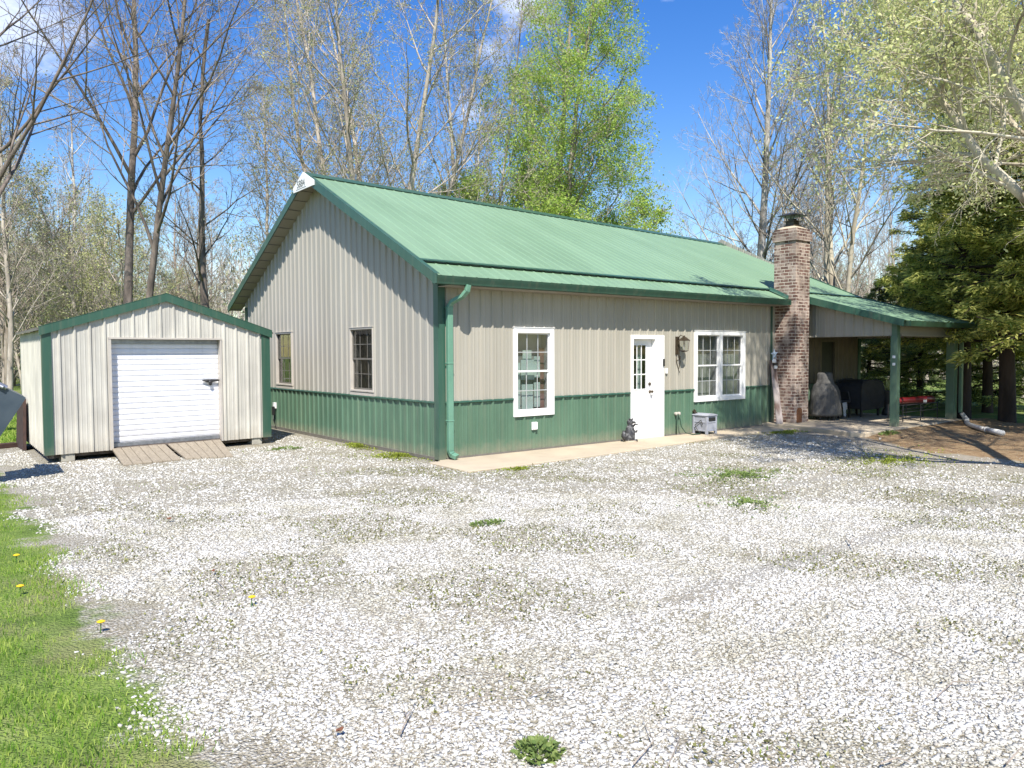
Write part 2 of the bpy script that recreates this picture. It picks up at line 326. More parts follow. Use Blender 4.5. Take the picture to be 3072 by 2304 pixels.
P9 = .2286
def prof(period, h=.027, minor=.005, rb=.029, rtp=.012):
    return [(-rb, 0), (-rtp, h), (rtp, h), (rb, 0), (period/3-.014, 0), (period/3, minor), (period/3+.014, 0), (2*period/3-.014, 0), (2*period/3, minor), (2*period/3+.014, 0)]
def profile_points(u0, u1, period=P9, phase=0., extra=(), **kw):
    pts = []; k = int(math.floor((u0-phase)/period))-1
    while phase+k*period < u1+period:
        pts += [(phase+k*period+a, b) for a, b in prof(period, **kw)]; k += 1
    pts.sort(); us = [p[0] for p in pts]; hs = [p[1] for p in pts]
    xs = sorted(set([u0, u1]+[e for e in extra if u0 < e < u1]+[u for u in us if u0+1e-4 < u < u1-1e-4]))
    return [(x, float(np.interp(x, us, hs))) for x in xs]
def siding(O, U, Nn, u0, u1, zb, zt, openings=(), phase=0., extra=(), mb=None, m=0, **kw):
    O, U, Nn = map(np.array, (O, U, Nn)); mb = mb or MB()
    ex = [e for o in openings for e in (o[0], o[1])]+list(extra)
    ps = profile_points(u0, u1, phase=phase, extra=ex, **kw)
    ztf = zt if callable(zt) else (lambda u: zt)
    for (ua, ha), (ub, hb) in zip(ps, ps[1:]):
        mid = (ua+ub)/2; segs = [(zb, None)]
        for o in openings:
            if o[0] < mid < o[1]:
                ns = []
                for a, b in segs:
                    if o[2] > a: ns.append((a, o[2]))
                    ns.append((o[3], b))
                segs = ns
        for a, b in segs:
            ta, tb = (ztf(ua), ztf(ub)) if b is None else (b, b)
            if ta <= a and tb <= a: continue
            ta = max(ta, a); tb = max(tb, a)
            A = O+U*ua+Nn*ha; B = O+U*ub+Nn*hb
            mb.add([A+[0, 0, a], B+[0, 0, a], B+[0, 0, tb], A+[0, 0, ta]], [(0, 1, 2, 3)], m)
    return mb

# ============================================================ HOUSE
W = 9.0; XE = 13.37; XR = 13.65; XL = -.3; YE = -.36; PITCH = .494; ZE = 2.96
def ridge_z(x): return 5.38-.28*(x-XL)/(XR-XL)
def roof_z(x, y):
    k = (y-YE)/(W/2-YE) if y <= W/2 else (W-YE-y)/(W/2-YE)
    return ZE+(ridge_z(x)-ZE)*k
house = thing('house', (0, 0, 0), 'long taupe and green metal-sided house with a green metal roof and brick chimney', 'house')
wtop = lambda y: roof_z(0, y)-.12
win_g = [(2.1665, 3.1176, 1.008, 2.217), (5.996, 6.957, 1.012, 2.217)]
op_f = [(1.51, 2.44, .612, 2.165), (4.467, 5.443, 0, 2.07), (6.41, 8.20, .66, 2.18), (11.4, 12.11, 0, 2.0)]
mb = siding((0, 0, 0), (0, 1, 0), (-1, 0, 0), 0, W, .93, wtop, win_g, extra=[W/2], phase=.1)
siding((XE, 0, 0), (0, 1, 0), (1, 0, 0), 0, W, .93, wtop, [], extra=[W/2], mb=mb)
mb.build('gable_siding', M['beige_gable'], house)
mb = siding((0, 0, 0), (1, 0, 0), (0, -1, 0), 0, 10.05, .93, 2.93, op_f, phase=.16)
siding((0, W, 0), (1, 0, 0), (0, 1, 0), 0, XE, .93, 2.93, [], mb=mb)
mb.build('upper_siding', M['beige'], house)
siding((0, 0, 0), (1, 0, 0), (0, -1, 0), 10.05, XE, .93, 2.93, op_f, phase=.16).build('porch_wall_shaded', M['porch_wall_shaded'], house)  # wall split here; darker siding colour paints in the porch shade
mb = siding((0, 0, 0), (1, 0, 0), (0, -1, 0), 0, XE, 0, .915, op_f, phase=.16)
siding((0, 0, 0), (0, 1, 0), (-1, 0, 0), 0, W, 0, .915, [], phase=.1, mb=mb)
siding((XE, 0, 0), (0, 1, 0), (1, 0, 0), 0, W, 0, .915, [], mb=mb)
siding((0, W, 0), (1, 0, 0), (0, 1, 0), 0, XE, 0, .915, [], mb=mb)
mb.build('wainscot', M['green'], house)
# transition strip, corner and base trim
mb = MB()
def strip(mb, x0, x1):
    mb.hexa([(x0, -.002, .915), (x1, -.002, .915), (x1, -.038, .915), (x0, -.038, .915)], [(x0, -.002, .945), (x1, -.002, .945), (x1, -.03, .94), (x0, -.03, .94)])
for a, b in ((.09, 1.51), (2.44, 4.44), (5.47, 6.41), (8.2, 9.2), (12.14, 13.3)): mb = MB(); strip(mb, a, b); mb.build('wainscot_cap', M['trim_green'], house)
mb = MB()
mb.hexa([(-.002, .09, .915), (-.002, 8.9, .915), (-.038, 8.9, .915), (-.038, .09, .915)], [(-.002, .09, .945), (-.002, 8.9, .945), (-.03, 8.9, .94), (-.03, .09, .94)])
mb.build('wainscot_cap', M['trim_green'], house)
for lo_, hi_ in (((-.028, -.028, 0), (.11, -.0, 2.86)), ((-.028, .0, 0), (.0, .11, 2.87)), ((-.028, W-.11, 0), (.0, W, 2.9)), ((-.028, W, 0), (.11, W+.028, 2.9)), ((XE, 0, 0), (XE+.028, .1, 2.8)), ((XE-.1, -.028, 0), (XE+.028, 0, 2.5)), ((9.22, -.03, 0), (9.27, -.0, 2.86))):
    mb = MB(); mb.box(lo_, hi_); mb.build('corner_trim', M['trim_green'], house)
mb = MB()
for lo_, hi_ in (((-.034, .12, -.03), (-.004, 8.88, .035)), ((.12, -.034, -.005), (4.43, -.004, .028)), ((5.48, -.034, -.005), (9.2, -.004, .028))):
    mb = MB(); mb.box(lo_, hi_); mb.build('base_trim', M['dark_frame'], house)

# roof: ribbed panels
def roof_sheet(x0, x1, pts_of_x, mb=None, n=1, phase=.05):
    "pts_of_x(x) -> list of (y,z) down the slope; ribs stand off vertically"
    mb = mb or MB(); ps = profile_points(x0, x1, phase=phase, h=.01, minor=.0015)
    cols = [[(x, y, z+h) for y, z in pts_of_x(x)] for x, h in ps]
    for a, b in zip(cols, cols[1:]):
        for (p, q), (r, s2) in zip(zip(a, a[1:]), zip(b, b[1:])): mb.add([p, r, s2, q], [(0, 1, 2, 3)])
    return mb
YS = .12
roof = roof_sheet(XL, XR, lambda x: [(W/2, ridge_z(x)), (YS, roof_z(x, YS))])
roof_sheet(XL, 9.38, lambda x: [(YS+.1, roof_z(x, YS+.1)-.03), (YE, roof_z(x, YE)-.022)], roof)
roof_sheet(XL, XR, lambda x: [(W/2, ridge_z(x)), (W-YE, ZE)], roof)
PYF = -2.7
def porch_z(y): return 3.19+(y-YS-.1)*.275
roof_o = roof.build('roof', M['roof'], house)
mb = roof_sheet(10.05, XR, lambda x: [(YS+.1, roof_z(x, YS+.1)-.028), (YS-.25, porch_z(YS-.25)), (PYF, porch_z(PYF))])
proof = mb.build('porch_roof', M['roof'], house)
# seam flashing and ridge cap
mb = MB()
def slab_line(mb, xa, xb, y0, y1, zf0, zf1, t):
    mb.hexa([(xa, y0, zf0(xa)), (xb, y0, zf0(xb)), (xb, y1, zf1(xb)), (xa, y1, zf1(xa))], [(xa, y0, zf0(xa)+t), (xb, y0, zf0(xb)+t), (xb, y1, zf1(xb)+t), (xa, y1, zf1(xa)+t)])
slab_line(mb, XL+.05, XR, YS-.01, YS+.05, lambda x: roof_z(x, YS)+.018, lambda x: roof_z(x, YS+.05)+.02, .012)
mb.build('seam_flashing', M['trim_green'], roof_o)
mb = MB()
for s in (-1, 1):
    slab_line(mb, XL-.01, XR, W/2+s*.19, W/2, lambda x: ridge_z(x)-.19*PITCH+.024, lambda x: ridge_z(x)+.03, .01)
mb.build('ridge_cap', M['trim_green'], roof_o)
# rake fascia both ends, eave fascia, soffits
def rake(mb, x0, x1, top=.03, d=.17):
    for s in (-1, 1):
        ye = YE-.06 if s < 0 else W-YE+.06
        z0, z1 = ridge_z(x0), roof_z(x0, YE)-.03
        q = lambda x: [(x, ye, z1+top-d), (x, W/2, z0+top-d), (x, W/2, z0+top), (x, ye, z1+top)]
        mb.hexa(q(x0), q(x1))
mb = MB(); rake(mb, XR, XR+.022); mb.build('rake_fascia', M['trim_green'], house)
mb = MB(); rake(mb, XL-.022, XL)
for s in (-1, 1):   # lip of the rake trim lying on the roof
    ye = YE-.05 if s < 0 else W-YE+.05
    q = lambda x, dz: [(x, ye, roof_z(x, YE)-.005+dz), (x, W/2, ridge_z(x)+.026+dz)]
    a, b = q(XL-.02, 0), q(XL+.07, 0); c, d = q(XL-.02, .008), q(XL+.07, .008)
    mb.hexa([a[0], a[1], b[1], b[0]], [c[0], c[1], d[1], d[0]])
mb.build('rake_fascia', M['trim_green'], house)
mb = MB()
for s in (-1, 1):
    ye, yw = (YE, .0) if s < 0 else (W-YE, W)
    def q(x, y): return (x, y, (roof_z(x, y) if abs(y-W/2) <= W/2-YE else ZE)-.13)
    mb.hexa([q(XL, ye), q(0, ye), q(0, W/2), q(XL, W/2)], [tuple(np.add(q(a, b), (0, 0, .01))) for a, b in ((XL, ye), (0, ye), (0, W/2), (XL, W/2))])
    mb.box((-.02, min(ye, yw), ZE-.17), (9.38 if s < 0 else XR, max(ye, yw), ZE-.16))
for k in range(1, 17):
    for s in (-1, 1):
        y = W/2+s*k*.3; z = roof_z(-.15, y)-.142
        mb.box((XL+.01, y-.006, z), (-.005, y+.006, z+.01), 1)
mb.build('soffit', [M['soffit'], M['dark_frame']], house)
# front gutter
def gutter(mb, x0, x1, y, z, h=.125, w=.125):
    pr = [(y, z-h), (y-.075, z-h), (y-.085, z-h+.03), (y-w+.012, z-.035), (y-w, z), (y-w+.012, z), (y-.09, z-h+.045), (y-.07, z-h+.012), (y-.004, z-h+.012), (y-.004, z)]
    n = len(pr); mb.add([(x0, a, b) for a, b in pr]+[(x1, a, b) for a, b in pr], [(i, (i+1) % n, n+(i+1) % n, n+i) for i in range(n)])
    for x in (x0, x1): mb.box((x-.003, y-w, z-h), (x+.003, y, z))
mb = MB(); gutter(mb, XL-.02, 9.34, YE+.02, ZE-.03); mb.box((XL, YE+.02, ZE-.16), (9.36, YE+.045, ZE-.02))
mb.build('gutter', M['trim_green'], house)
mb = MB(); gutter(mb, 10.2, XR+.03, PYF+.04, porch_z(PYF)-.01, .11, .11); mb.box((10.2, PYF+.04, porch_z(PYF)-.12), (XR, PYF+.06, porch_z(PYF)-.01))
mb.build('gutter', M['trim_green'], house)
# downspouts
def spout(mb, pts, w=.075, d=.055, m=0):
    pts = [np.array(p, float) for p in pts]; rings = []
    for i, p in enumerate(pts):
        t = pts[min(i+1, len(pts)-1)]-pts[max(i-1, 0)]; t /= np.linalg.norm(t)
        ref = np.array([1., 0, 0]) if abs(t[0]) < .8 else np.array([0, 1., 0])
        v = np.cross(t, ref); v /= np.linalg.norm(v); u = np.cross(v, t)
        rings.append([p+u*a*w/2+v*b*d/2 for a, b in ((-1, -1), (1, -1), (1, 1), (-1, 1))])
    for a, b in zip(rings, rings[1:]): mb.hexa(a, b, m)
mb = MB(); gz = ZE-.15; DX = .155
spout(mb, [(DX+.15, YE-.05, gz), (DX+.13, YE-.04, gz-.1), (DX+.1, YE+.03, gz-.17), (DX+.02, -.13, gz-.26), (DX, -.085, gz-.34)], .085, .065)
spout(mb, [(DX, -.085, gz-.32), (DX, -.085, .14), (DX+.02, -.11, .08), (DX+.06, -.19, .045)], .1, .075)
for z in (gz-.36, 1.55, .62): mb.box((DX-.056, -.128, z), (DX+.056, -.03, z+.025))
mb.build('downspout', M['spout'], house, bevel=.008)
mb = MB(); gz = porch_z(PYF)-.12
spout(mb, [(13.6, PYF-.02, gz), (13.62, PYF, gz-.08), (13.58, PYF+.1, gz-.2), (13.44, PYF+.2, gz-.27), (13.4, -2.53, gz-.34)], .08, .06)
spout(mb, [(13.4, -2.53, gz-.33), (13.4, -2.53, .22)], .09, .07)
mb.build('downspout', M['green'], house, bevel=.008)

# windows
def window(name, org, U, Nn, w, h, style, parent, white=True, cols=3, double=False):
    "org: lower left outer corner; U along wall, Nn outward"
    O, U, Nn = map(lambda a: np.array(a, float), (org, U, Nn))
    def bx(mb, u0, u1, z0, z1, n0, n1, m=0):
        q = lambda n: [O+U*u0+Nn*n+[0, 0, z0], O+U*u1+Nn*n+[0, 0, z0], O+U*u1+Nn*n+[0, 0, z1], O+U*u0+Nn*n+[0, 0, z1]]
        mb.hexa(q(n0), q(n1), m)
    fwid = .088 if white else .035
    fm = M['white'] if white else M['tan_frame']; sm = M['white'] if white else M['dark_frame']
    units = [(fwid, w-fwid)] if not double else [(fwid, w/2-.055), (w/2+.055, w-fwid)]
    mb = MB(); pr = .042
    bx(mb, 0, fwid, 0, h, -.05, pr); bx(mb, w-fwid, w, 0, h, -.05, pr); bx(mb, fwid, w-fwid, 0, fwid, -.05, pr); bx(mb, fwid, w-fwid, h-fwid, h, -.05, pr)
    if double: bx(mb, units[0][1], units[1][0], fwid, h-fwid, -.05, pr)
    bx(mb, -.012, w+.012, h, h+.012, -.02, pr+.012)
    fr = mb.build(name, fm, parent, bevel=.004)
    for ua, ub in units:
        z0, z1 = fwid, h-fwid; zm = (z0+z1)/2; sw = .032
        mb = MB()
        for a, b, nn in ((zm, z1, -.01), (z0, zm+.02, -.028)):
            bx(mb, ua, ua+sw*.7, a, b, nn-.02, nn+.006); bx(mb, ub-sw*.7, ub, a, b, nn-.02, nn+.006)
            bx(mb, ua+sw*.7, ub-sw*.7, a, a+sw, nn-.02, nn+.008); bx(mb, ua+sw*.7, ub-sw*.7, b-sw*.6, b, nn-.02, nn+.006)
        mb.build('sash', sm, fr)
        mb = MB(); gw = .0075 if white else .006
        for a, b, nn in ((zm+sw, z1-.02, -.018), (z0+sw, zm, -.036)):
            for k in range(1, cols):
                u = ua+(ub-ua)*k/cols; bx(mb, u-gw, u+gw, a, b, nn-.006, nn+.002)
            z = (a+b)/2; bx(mb, ua+.02, ub-.02, z-gw, z+gw, nn-.005, nn+.0015)
        mb.build('muntins', M['muntin'] if white else M['dark_frame'], fr)
        mb = MB(); bx(mb, ua+.01, ub-.01, zm, z1, -.024, -.021); bx(mb, ua+.01, ub-.01, z0, zm, -.042, -.039)
        mb.build('pane', M['glass'], fr)
        mb = MB()
        bx(mb, ua-.02, ub+.02, z0-.03, z1+.03, -.24, -.22); bx(mb, ua-.03, ua-.02, z0, z1, -.33, -.05); bx(mb, ub+.02, ub+.03, z0, z1, -.33, -.05)
        bx(mb, ua, ub, z0-.03, z0-.02, -.33, -.05); bx(mb, ua, ub, z1+.02, z1+.03, -.33, -.05)
        mb.build('reveal', M['room_light' if white else 'dark_room'], fr)
        style(mb, bx, ua, ub, z0, z1, fr)
    return fr
def st_pots(_, bx, ua, ub, z0, z1, fr):   # pale cloth pieces hanging behind the glass
    mb = MB(); w = ub-ua
    for (a, b, c, d) in ((0, .2, 0, .62), (.26, .6, .02, .34), (.24, .64, .4, .66), (.3, .56, .66, .78), (.66, .84, .04, .36), (.66, .84, .42, .7)):
        bx(mb, ua+a*w, ua+b*w, z0+c*(z1-z0), z0+d*(z1-z0), -.1-a*.05, -.085-a*.05)
    mb.build('hanging_cloth', M['curtain'], fr)
    mb = MB(); bx(mb, ua+.86*w, ub, z0, z1*.82, -.16, -.15); mb.build('curtain', M['curtain_red'], fr)
def st_curt(_, bx, ua, ub, z0, z1, fr):
    mb = MB(); w = ub-ua
    for k in range(5):
        u = ua+w*(.0+k*.05); bx(mb, u, u+w*.03, z0, z1, -.13-.02*(k % 2), -.12-.02*(k % 2))
    mb.build('curtain', M['curtain_red'] if ua < .5 or True else M['curtain'], fr)
def st_dark(_, bx, ua, ub, z0, z1, fr):
    mb = MB(); w = ub-ua
    bx(mb, ua+.0*w, ua+.25*w, z0, z0+.9*(z1-z0), -.2, -.19); mb.build('curtain', M['bark_dark'] if False else M['bronze'], fr)
    mb = MB(); bx(mb, ua+.45*w, ua+.95*w, z0, z0+.4*(z1-z0), -.2, -.19); mb.build('hanging_cloth', M['dark_frame'], fr)
window('window', (1.51, 0, .612), (1, 0, 0), (0, -1, 0), .93, 1.553, st_pots, house)
window('window', (6.41, 0, .66), (1, 0, 0), (0, -1, 0), 1.79, 1.52, st_curt, house, double=True)
for (a, b, c, d) in win_g:
    window('window', (0, b, c), (0, -1, 0), (-1, 0, 0), b-a, d-c, st_dark, house, white=False)
    mb = MB(); mb.box((-.03, a-.02, c-.09), (-.004, b+.02, c-.012)); mb.build('window_flashing', M['tan_frame'], house)

# entry door, set back in a white frame
mb = MB()
mb.box((4.467, -.03, 0), (4.53, .1, 2.07)).box((5.165, -.03, 0), (5.443, .0, 2.07)).box((5.165, .0, 0), (5.2, .1, 2.07)).box((4.53, -.03, 1.99), (5.165, .1, 2.07)).box((4.53, -.02, 0), (5.165, .1, .05))
df = mb.build('door_frame', M['white'], house, bevel=.004)
door = MB(); door.box((4.533, .075, .053), (5.162, .085, .99)).box((4.533, .075, 1.87), (5.162, .085, 1.987)).box((4.533, .075, .99), (4.60, .085, 1.87)).box((4.99, .075, .99), (5.162, .085, 1.87))
for a, b, c, d in ((4.58, 4.82, .62, .88), (4.88, 5.1, .62, .88), (4.58, 4.82, .15, .55), (4.88, 5.1, .15, .55)):
    door.box((a, .071, c), (b, .075, d)); door.box((a+.025, .068, c+.025), (b-.025, .071, d-.025))
door.box((4.585, .066, .975), (4.6, .075, 1.885)).box((4.99, .066, .975), (5.005, .075, 1.885)).box((4.6, .066, .975), (4.99, .075, .992)).box((4.6, .066, 1.868), (4.99, .075, 1.885))
door = door.build('door', M['door_white'], house, bevel=.003)
mb = MB()
for k in (1, 2): mb.box((4.6+k*.13-.009, .07, .992), (4.6+k*.13+.009, .079, 1.868)); mb.box((4.6, .071, .992+k*.292-.01), (4.99, .0785, .992+k*.292+.01))
mb.build('muntins', M['white'], door)
mb = MB(); mb.box((4.6, .08, .99), (4.99, .083, 1.87)); mb.build('door_glass', M['glass'], door)
mb = MB(); mb.box((4.5, .3, .9), (5.1, .31, 1.95)); mb.build('reveal', M['dark_room'], door)
mb = MB(); mb.box((4.86, .2, .95), (5.0, .21, 1.9)); mb.build('curtain', M['curtain'], door)
mb = MB(); mb.lathe((0, 0, 0), [(.03, 0), (.032, .012), (.012, .015), (.012, .045), (.026, .055), (.03, .07), (.02, .085)], 14)
hd = mb.build('door_knob', M['bronze'], door, smooth=True, xf=lambda p: (5.108+p[0], .073-p[2], .93+p[1]))
mb = MB(); mb.lathe((0, 0, 0), [(.034, 0), (.034, .02), (.02, .028), (.018, .03)], 14); mb.build('deadbolt', M['bronze'], door, xf=lambda p: (5.1+p[0], .073-p[2], 1.085+p[1]))
mb = MB(); mb.box((5.39, -.055, 1.44), (5.43, -.03, 1.59)).box((5.397, -.062, 1.46), (5.423, -.055, 1.5)); mb.build('doorbell', M['black'], house, bevel=.004)
mb = MB(); mb.box((5.49, -.04, 1.29), (5.54, -.004, 1.4)).box((5.505, -.047, 1.325), (5.525, -.04, 1.365)); mb.build('wall_switch', M['white'], house, bevel=.003)

# lantern by the door
LX, LZ = 5.86, 1.88
mb = MB(); mb.box((LX-.05, -.03, LZ-.2), (LX+.05, -.002, LZ+.17)).tube([(LX, -.02, LZ+.12), (LX, -.1, LZ+.2), (LX+.02, -.16, LZ+.17)], .01, 8)
mb.tube([(LX, -.03, LZ-.05), (LX-.01, -.06, LZ-.2), (LX+.03, -.07, LZ-.3), (LX+.05, -.05, LZ-.24)], .009, 8)
lc = (LX+.03, -.17)
mb.lathe((lc[0], lc[1], LZ+.08), [(.125, 0), (.12, .012), (.05, .07), (.02, .085), (.012, .11)], 4, rot=R(45)).lathe((lc[0], lc[1], LZ-.12), [(.03, -.03), (.085, -.01), (.09, 0)], 4, rot=R(45))
for a in (-1, 1):
    for b in (-1, 1): mb.tube([(lc[0]+a*.058, lc[1]+b*.058, LZ-.12), (lc[0]+a*.07, lc[1]+b*.07, LZ+.08)], .006, 6)
lan = mb.build('wall_lantern', M['bronze'], house)
mb = MB(); mb.box((lc[0]-.055, lc[1]-.055, LZ-.11), (lc[0]+.055, lc[1]+.055, LZ+.075)); mb.build('lantern_glass', M['glass'], lan)
mb = MB(); mb.tube([(lc[0], lc[1], LZ-.11), (lc[0], lc[1], LZ-.02), (lc[0], lc[1], LZ+.02)], [.014, .014, .006], 8); mb.build('bulb', M['white'], lan)
mb = MB()   # scrolled iron bracket below it
mb.tube([(LX, -.01, LZ-.2), (LX-.03, -.02, LZ-.33), (LX+.01, -.03, LZ-.5), (LX+.05, -.03, LZ-.58)], .008, 6).tube([(LX+.02, -.02, LZ-.2), (LX+.08, -.03, LZ-.36), (LX+.03, -.02, LZ-.52), (LX+.06, -.02, LZ-.56)], .008, 6)
mb.tube([(LX-.03, -.02, LZ-.33), (LX+.03, -.05, LZ-.3), (LX+.08, -.03, LZ-.36)], .006, 6); mb.build('iron_bracket', M['bronze'], house, smooth=True)

# wall fittings
def outlet(org, U, Nn):
    O, U, Nn = map(lambda a: np.array(a, float), (org, U, Nn)); mb = MB()
    def bx(u0, u1, z0, z1, n0, n1):
        q = lambda n: [O+U*u0+Nn*n+[0, 0, z0], O+U*u1+Nn*n+[0, 0, z0], O+U*u1+Nn*n+[0, 0, z1], O+U*u0+Nn*n+[0, 0, z1]]
        mb.hexa(q(n0), q(n1))
    bx(-.055, .055, -.07, .07, .0, .03); bx(-.045, .045, -.06, .055, .03, .058); bx(-.05, .05, .055, .066, .03, .062)
    return mb.build('outlet_cover', M['white'], house, bevel=.005)
outlet((1.98, -.004, .43), (1, 0, 0), (0, -1, 0))
og = outlet((-.004, 7.08, .52), (0, 1, 0), (-1, 0, 0))
mb = MB(); mb.box((-.1, 7.03, .3), (-.05, 7.1, .5)).tube([(-.07, 7.06, .34), (-.1, 7.0, .2), (-.06, 6.95, .02)], .009, 6); mb.build('power_cord', M['black'], house)
mb = MB(); mb.lathe((0, 0, 0), [(.02, 0), (.02, .05), (.035, .055), (.035, .07)], 10); mb.box((-.012, -.05, .03), (.012, .05, .06)).tube([(0, 0, .05), (.03, -.02, .08), (.06, -.05, .09)], .013, 8)
mb.build('faucet', M['bronze'], house, xf=lambda p: (6.38+p[0], -.004-p[2], .46+p[1]))
mb = MB()
for dx in (-.035, .045): mb.lathe((dx, 0, 0), [(.03, 0), (.036, .02), (.036, .06), (.02, .07)], 12)
mb.box((-.05, -.03, 0), (.06, .01, .03)); mb.build('pipe_cap', M['tan_frame'], house, xf=lambda p: (5.84+p[0], -.004-p[2], .445+p[1]))

# number plaque under the ridge end
px_ = XL-.045
out = [(4.5-.36, 5.38-.33), (4.5+.36, 5.38-.33), (4.5+.38, 5.38-.17), (4.5, 5.38+.035), (4.5-.38, 5.38-.17)]
out = [(3.98, 5.065), (5.0, 5.065), (5.02, 5.16), (4.5, 5.415), (3.98, 5.16)]
mb = MB(); n = len(out)
mb.add([(px_, a, b) for a, b in out]+[(px_+.02, a, b) for a, b in out], [tuple(range(n)), tuple(range(n, 2*n))[::-1]]+[(i, (i+1) % n, n+(i+1) % n, n+i) for i in range(n)])
pq = mb.build('number_plaque', M['sign_white'], house)
def lettering(txt, size, y, z, parent, x=px_-.003):
    cu = bpy.data.curves.new('lettering', 'FONT'); cu.body = txt; cu.size = size; cu.extrude = .002; cu.align_x = 'CENTER'
    t = bpy.data.objects.new('lettering', cu); COL.objects.link(t)
    dg = bpy.context.evaluated_depsgraph_get(); me = bpy.data.meshes.new_from_object(t.evaluated_get(dg)); bpy.data.objects.remove(t)
    me.transform(Matrix.Translation((x, y, z)) @ Matrix.Rotation(R(-90), 4, 'Z') @ Matrix.Rotation(R(90), 4, 'X')); me.materials.clear(); me.materials.append(M['sign_grey'])
    return link('lettering', me, parent)
lettering('5884', .2, 4.6, 5.13, pq)
mb = MB(); mb.box((px_-.003, 4.35, 5.095), (px_, 4.85, 5.105)); mb.build('underline', M['sign_grey'], pq)

# chimney
CX0, CX1, CY0 = 9.4, 9.99, -.53
mb = MB(); mb.box((CX0, CY0, -.02), (CX1, .03, 4.3))
mb.box((CX0-.035, CY0-.035, 4.3), (CX1+.035, .065, 4.52)).box((CX0+.0, CY0+.0, 4.52), (CX1-.0, .03, 4.585))
ch = mb.build('chimney', M['brick'], house)
mb = MB(); q = lambda i, z: [(CX0+i, CY0+i, z), (CX1-i, CY0+i, z), (CX1-i, .03-i, z), (CX0+i, .03-i, z)]
mb.hexa(q(.02, 4.585), q(.13, 4.65)); 
mb.build('mortar_crown', M['concrete'], ch)
mb = MB(); mb.hexa([(CX0-.07, YE, roof_z(CX0, YE)-.01), (CX0-.003, YE, roof_z(CX0, YE)-.01), (CX0-.003, .14, roof_z(CX0, .14)), (CX0-.07, .14, roof_z(CX0, .14))], [(CX0-.02, YE, roof_z(CX0, YE)+.012), (CX0-.003, YE, roof_z(CX0, YE)+.07), (CX0-.003, .14, roof_z(CX0, .14)+.08), (CX0-.02, .14, roof_z(CX0, .14)+.03)]); mb.build('flashing', M['trim_green'], ch)
mb = MB(); ccx, ccy = (CX0+CX1)/2, (CY0+.03)/2
mb.lathe((ccx, ccy, 4.64), [(.2, 0), (.19, .05), (.15, .055), (.15, .13), (.19, .135), (.19, .15), (.1, .155), (.1, .2)], 4, rot=R(45))
mb.build('chimney_cap', M['bronze'], ch)
mb = MB(); mb.lathe((ccx, ccy, 4.9), [(.34, 0), (.34, .014), (.05, .09), (.01, .095)], 4, rot=R(45))
for a_ in (-1, 1):
    for b_ in (-1, 1): mb.tube([(ccx+a_*.09, ccy+b_*.09, 4.8), (ccx+a_*.12, ccy+b_*.12, 4.905)], .01, 6)
mb.build('cap_hood', M['black'], ch)
mb = MB(); mb.box((CX0+.1, CY0-.018, .07), (CX0+.3, CY0-.001, .37)); mb.lathe((CX0+.2, CY0-.0095, .37), [(.1, -.001), (.085, .03), (.04, .045)], 12, sy=.08); mb.build('cleanout_door', M['terracotta'], ch)

# porch: infill panel, beams, posts, ceiling
DZ = .065; PX0, PX1, PY = 10.34, 13.37, -2.4
mb = siding((PX0, 0, 0), (0, -1, 0), (-1, 0, 0), 0, 2.33, 2.07, lambda u: porch_z(-u)-.06, phase=.05)
mb.box((PX0+.02, PY+.04, 2.07), (PX0+.05, 0, 2.2)); mb.build('porch_infill', M['beige'], house)
mb = MB(); mb.box((PX0+.14, PY-.02, 2.1), (PX1, PY+.01, porch_z(PY)-.1)).box((PX0+.02, PY+.08, 2.06), (PX0+.16, -.02, 2.1)); mb.box((PX0+.16, PY-.05, 2.06), (PX1, PY+.12, 2.1)); mb.box((PX1-.16, PY+.12, 2.06), (PX1, 0, 2.3))
mb.build('porch_beam', M['soffit'], house)
mb = MB(); mb.box((PX0+.06, PY+.01, 2.3), (PX1-.02, -.03, 2.31)); mb.build('porch_ceiling', M['dark_frame'], house)
mb = MB(); 
q = lambda x: [(x, YS, 3.02), (x, PYF+.0, porch_z(PYF)-.13), (x, PYF, porch_z(PYF)+.02), (x, YS, porch_z(YS)+.03)]
mb.hexa(q(10.03), q(10.055)); mb.build('porch_fascia', M['trim_green'], house); mb = MB(); mb.hexa(q(XR), q(XR+.022)); mb.build('porch_fascia', M['trim_green'], house)
mb = MB(); mb.box((PX0-.03, PY-.03, 2.06), (PX0+.11, PY+.09, porch_z(PY)-.06)); mb.box((PX0-.05, PY-.05, DZ), (PX0+.1, PY+.1, 2.06)); mb.build('porch_post', M['green'], house, bevel=.006)
mb = MB(); mb.box((PX1-.19, PY-.06, DZ), (PX1+.0, PY+.13, 2.07)).box((PX1-.1, PY-.07, 2.07), (PX1+.02, PY+.02, porch_z(PY)-.06)); mb.build('porch_post', M['green'], house, bevel=.006)
mb = MB(); mb.lathe((PX0-.052, PY+.02, 1.60), [(.03, -.03), (.035, 0), (.03, .03)], 10, sx=.3); mb.build('reflector', M['white'], house); mb = MB(); mb.lathe((PX0-.052, PY+.02, 1.44), [(.03, -.03), (.035, 0), (.03, .03)], 10, sx=.3); mb.build('reflector', M['white'], house)
# back door under the porch
mb = MB(); mb.box((11.44, .02, .07), (12.07, .05, 1.97)); mb.build('porch_door', M['black'], house)
mb = MB(); mb.box((11.36, -.03, DZ), (11.44, .06, 2.03)).box((12.07, -.03, DZ), (12.15, .06, 2.03)).box((11.44, -.03, 1.97), (12.07, .06, 2.03)); mb.build('porch_door_frame', M['porch_wall_shaded'], house)  # frame shares the tan darkened for porch shade

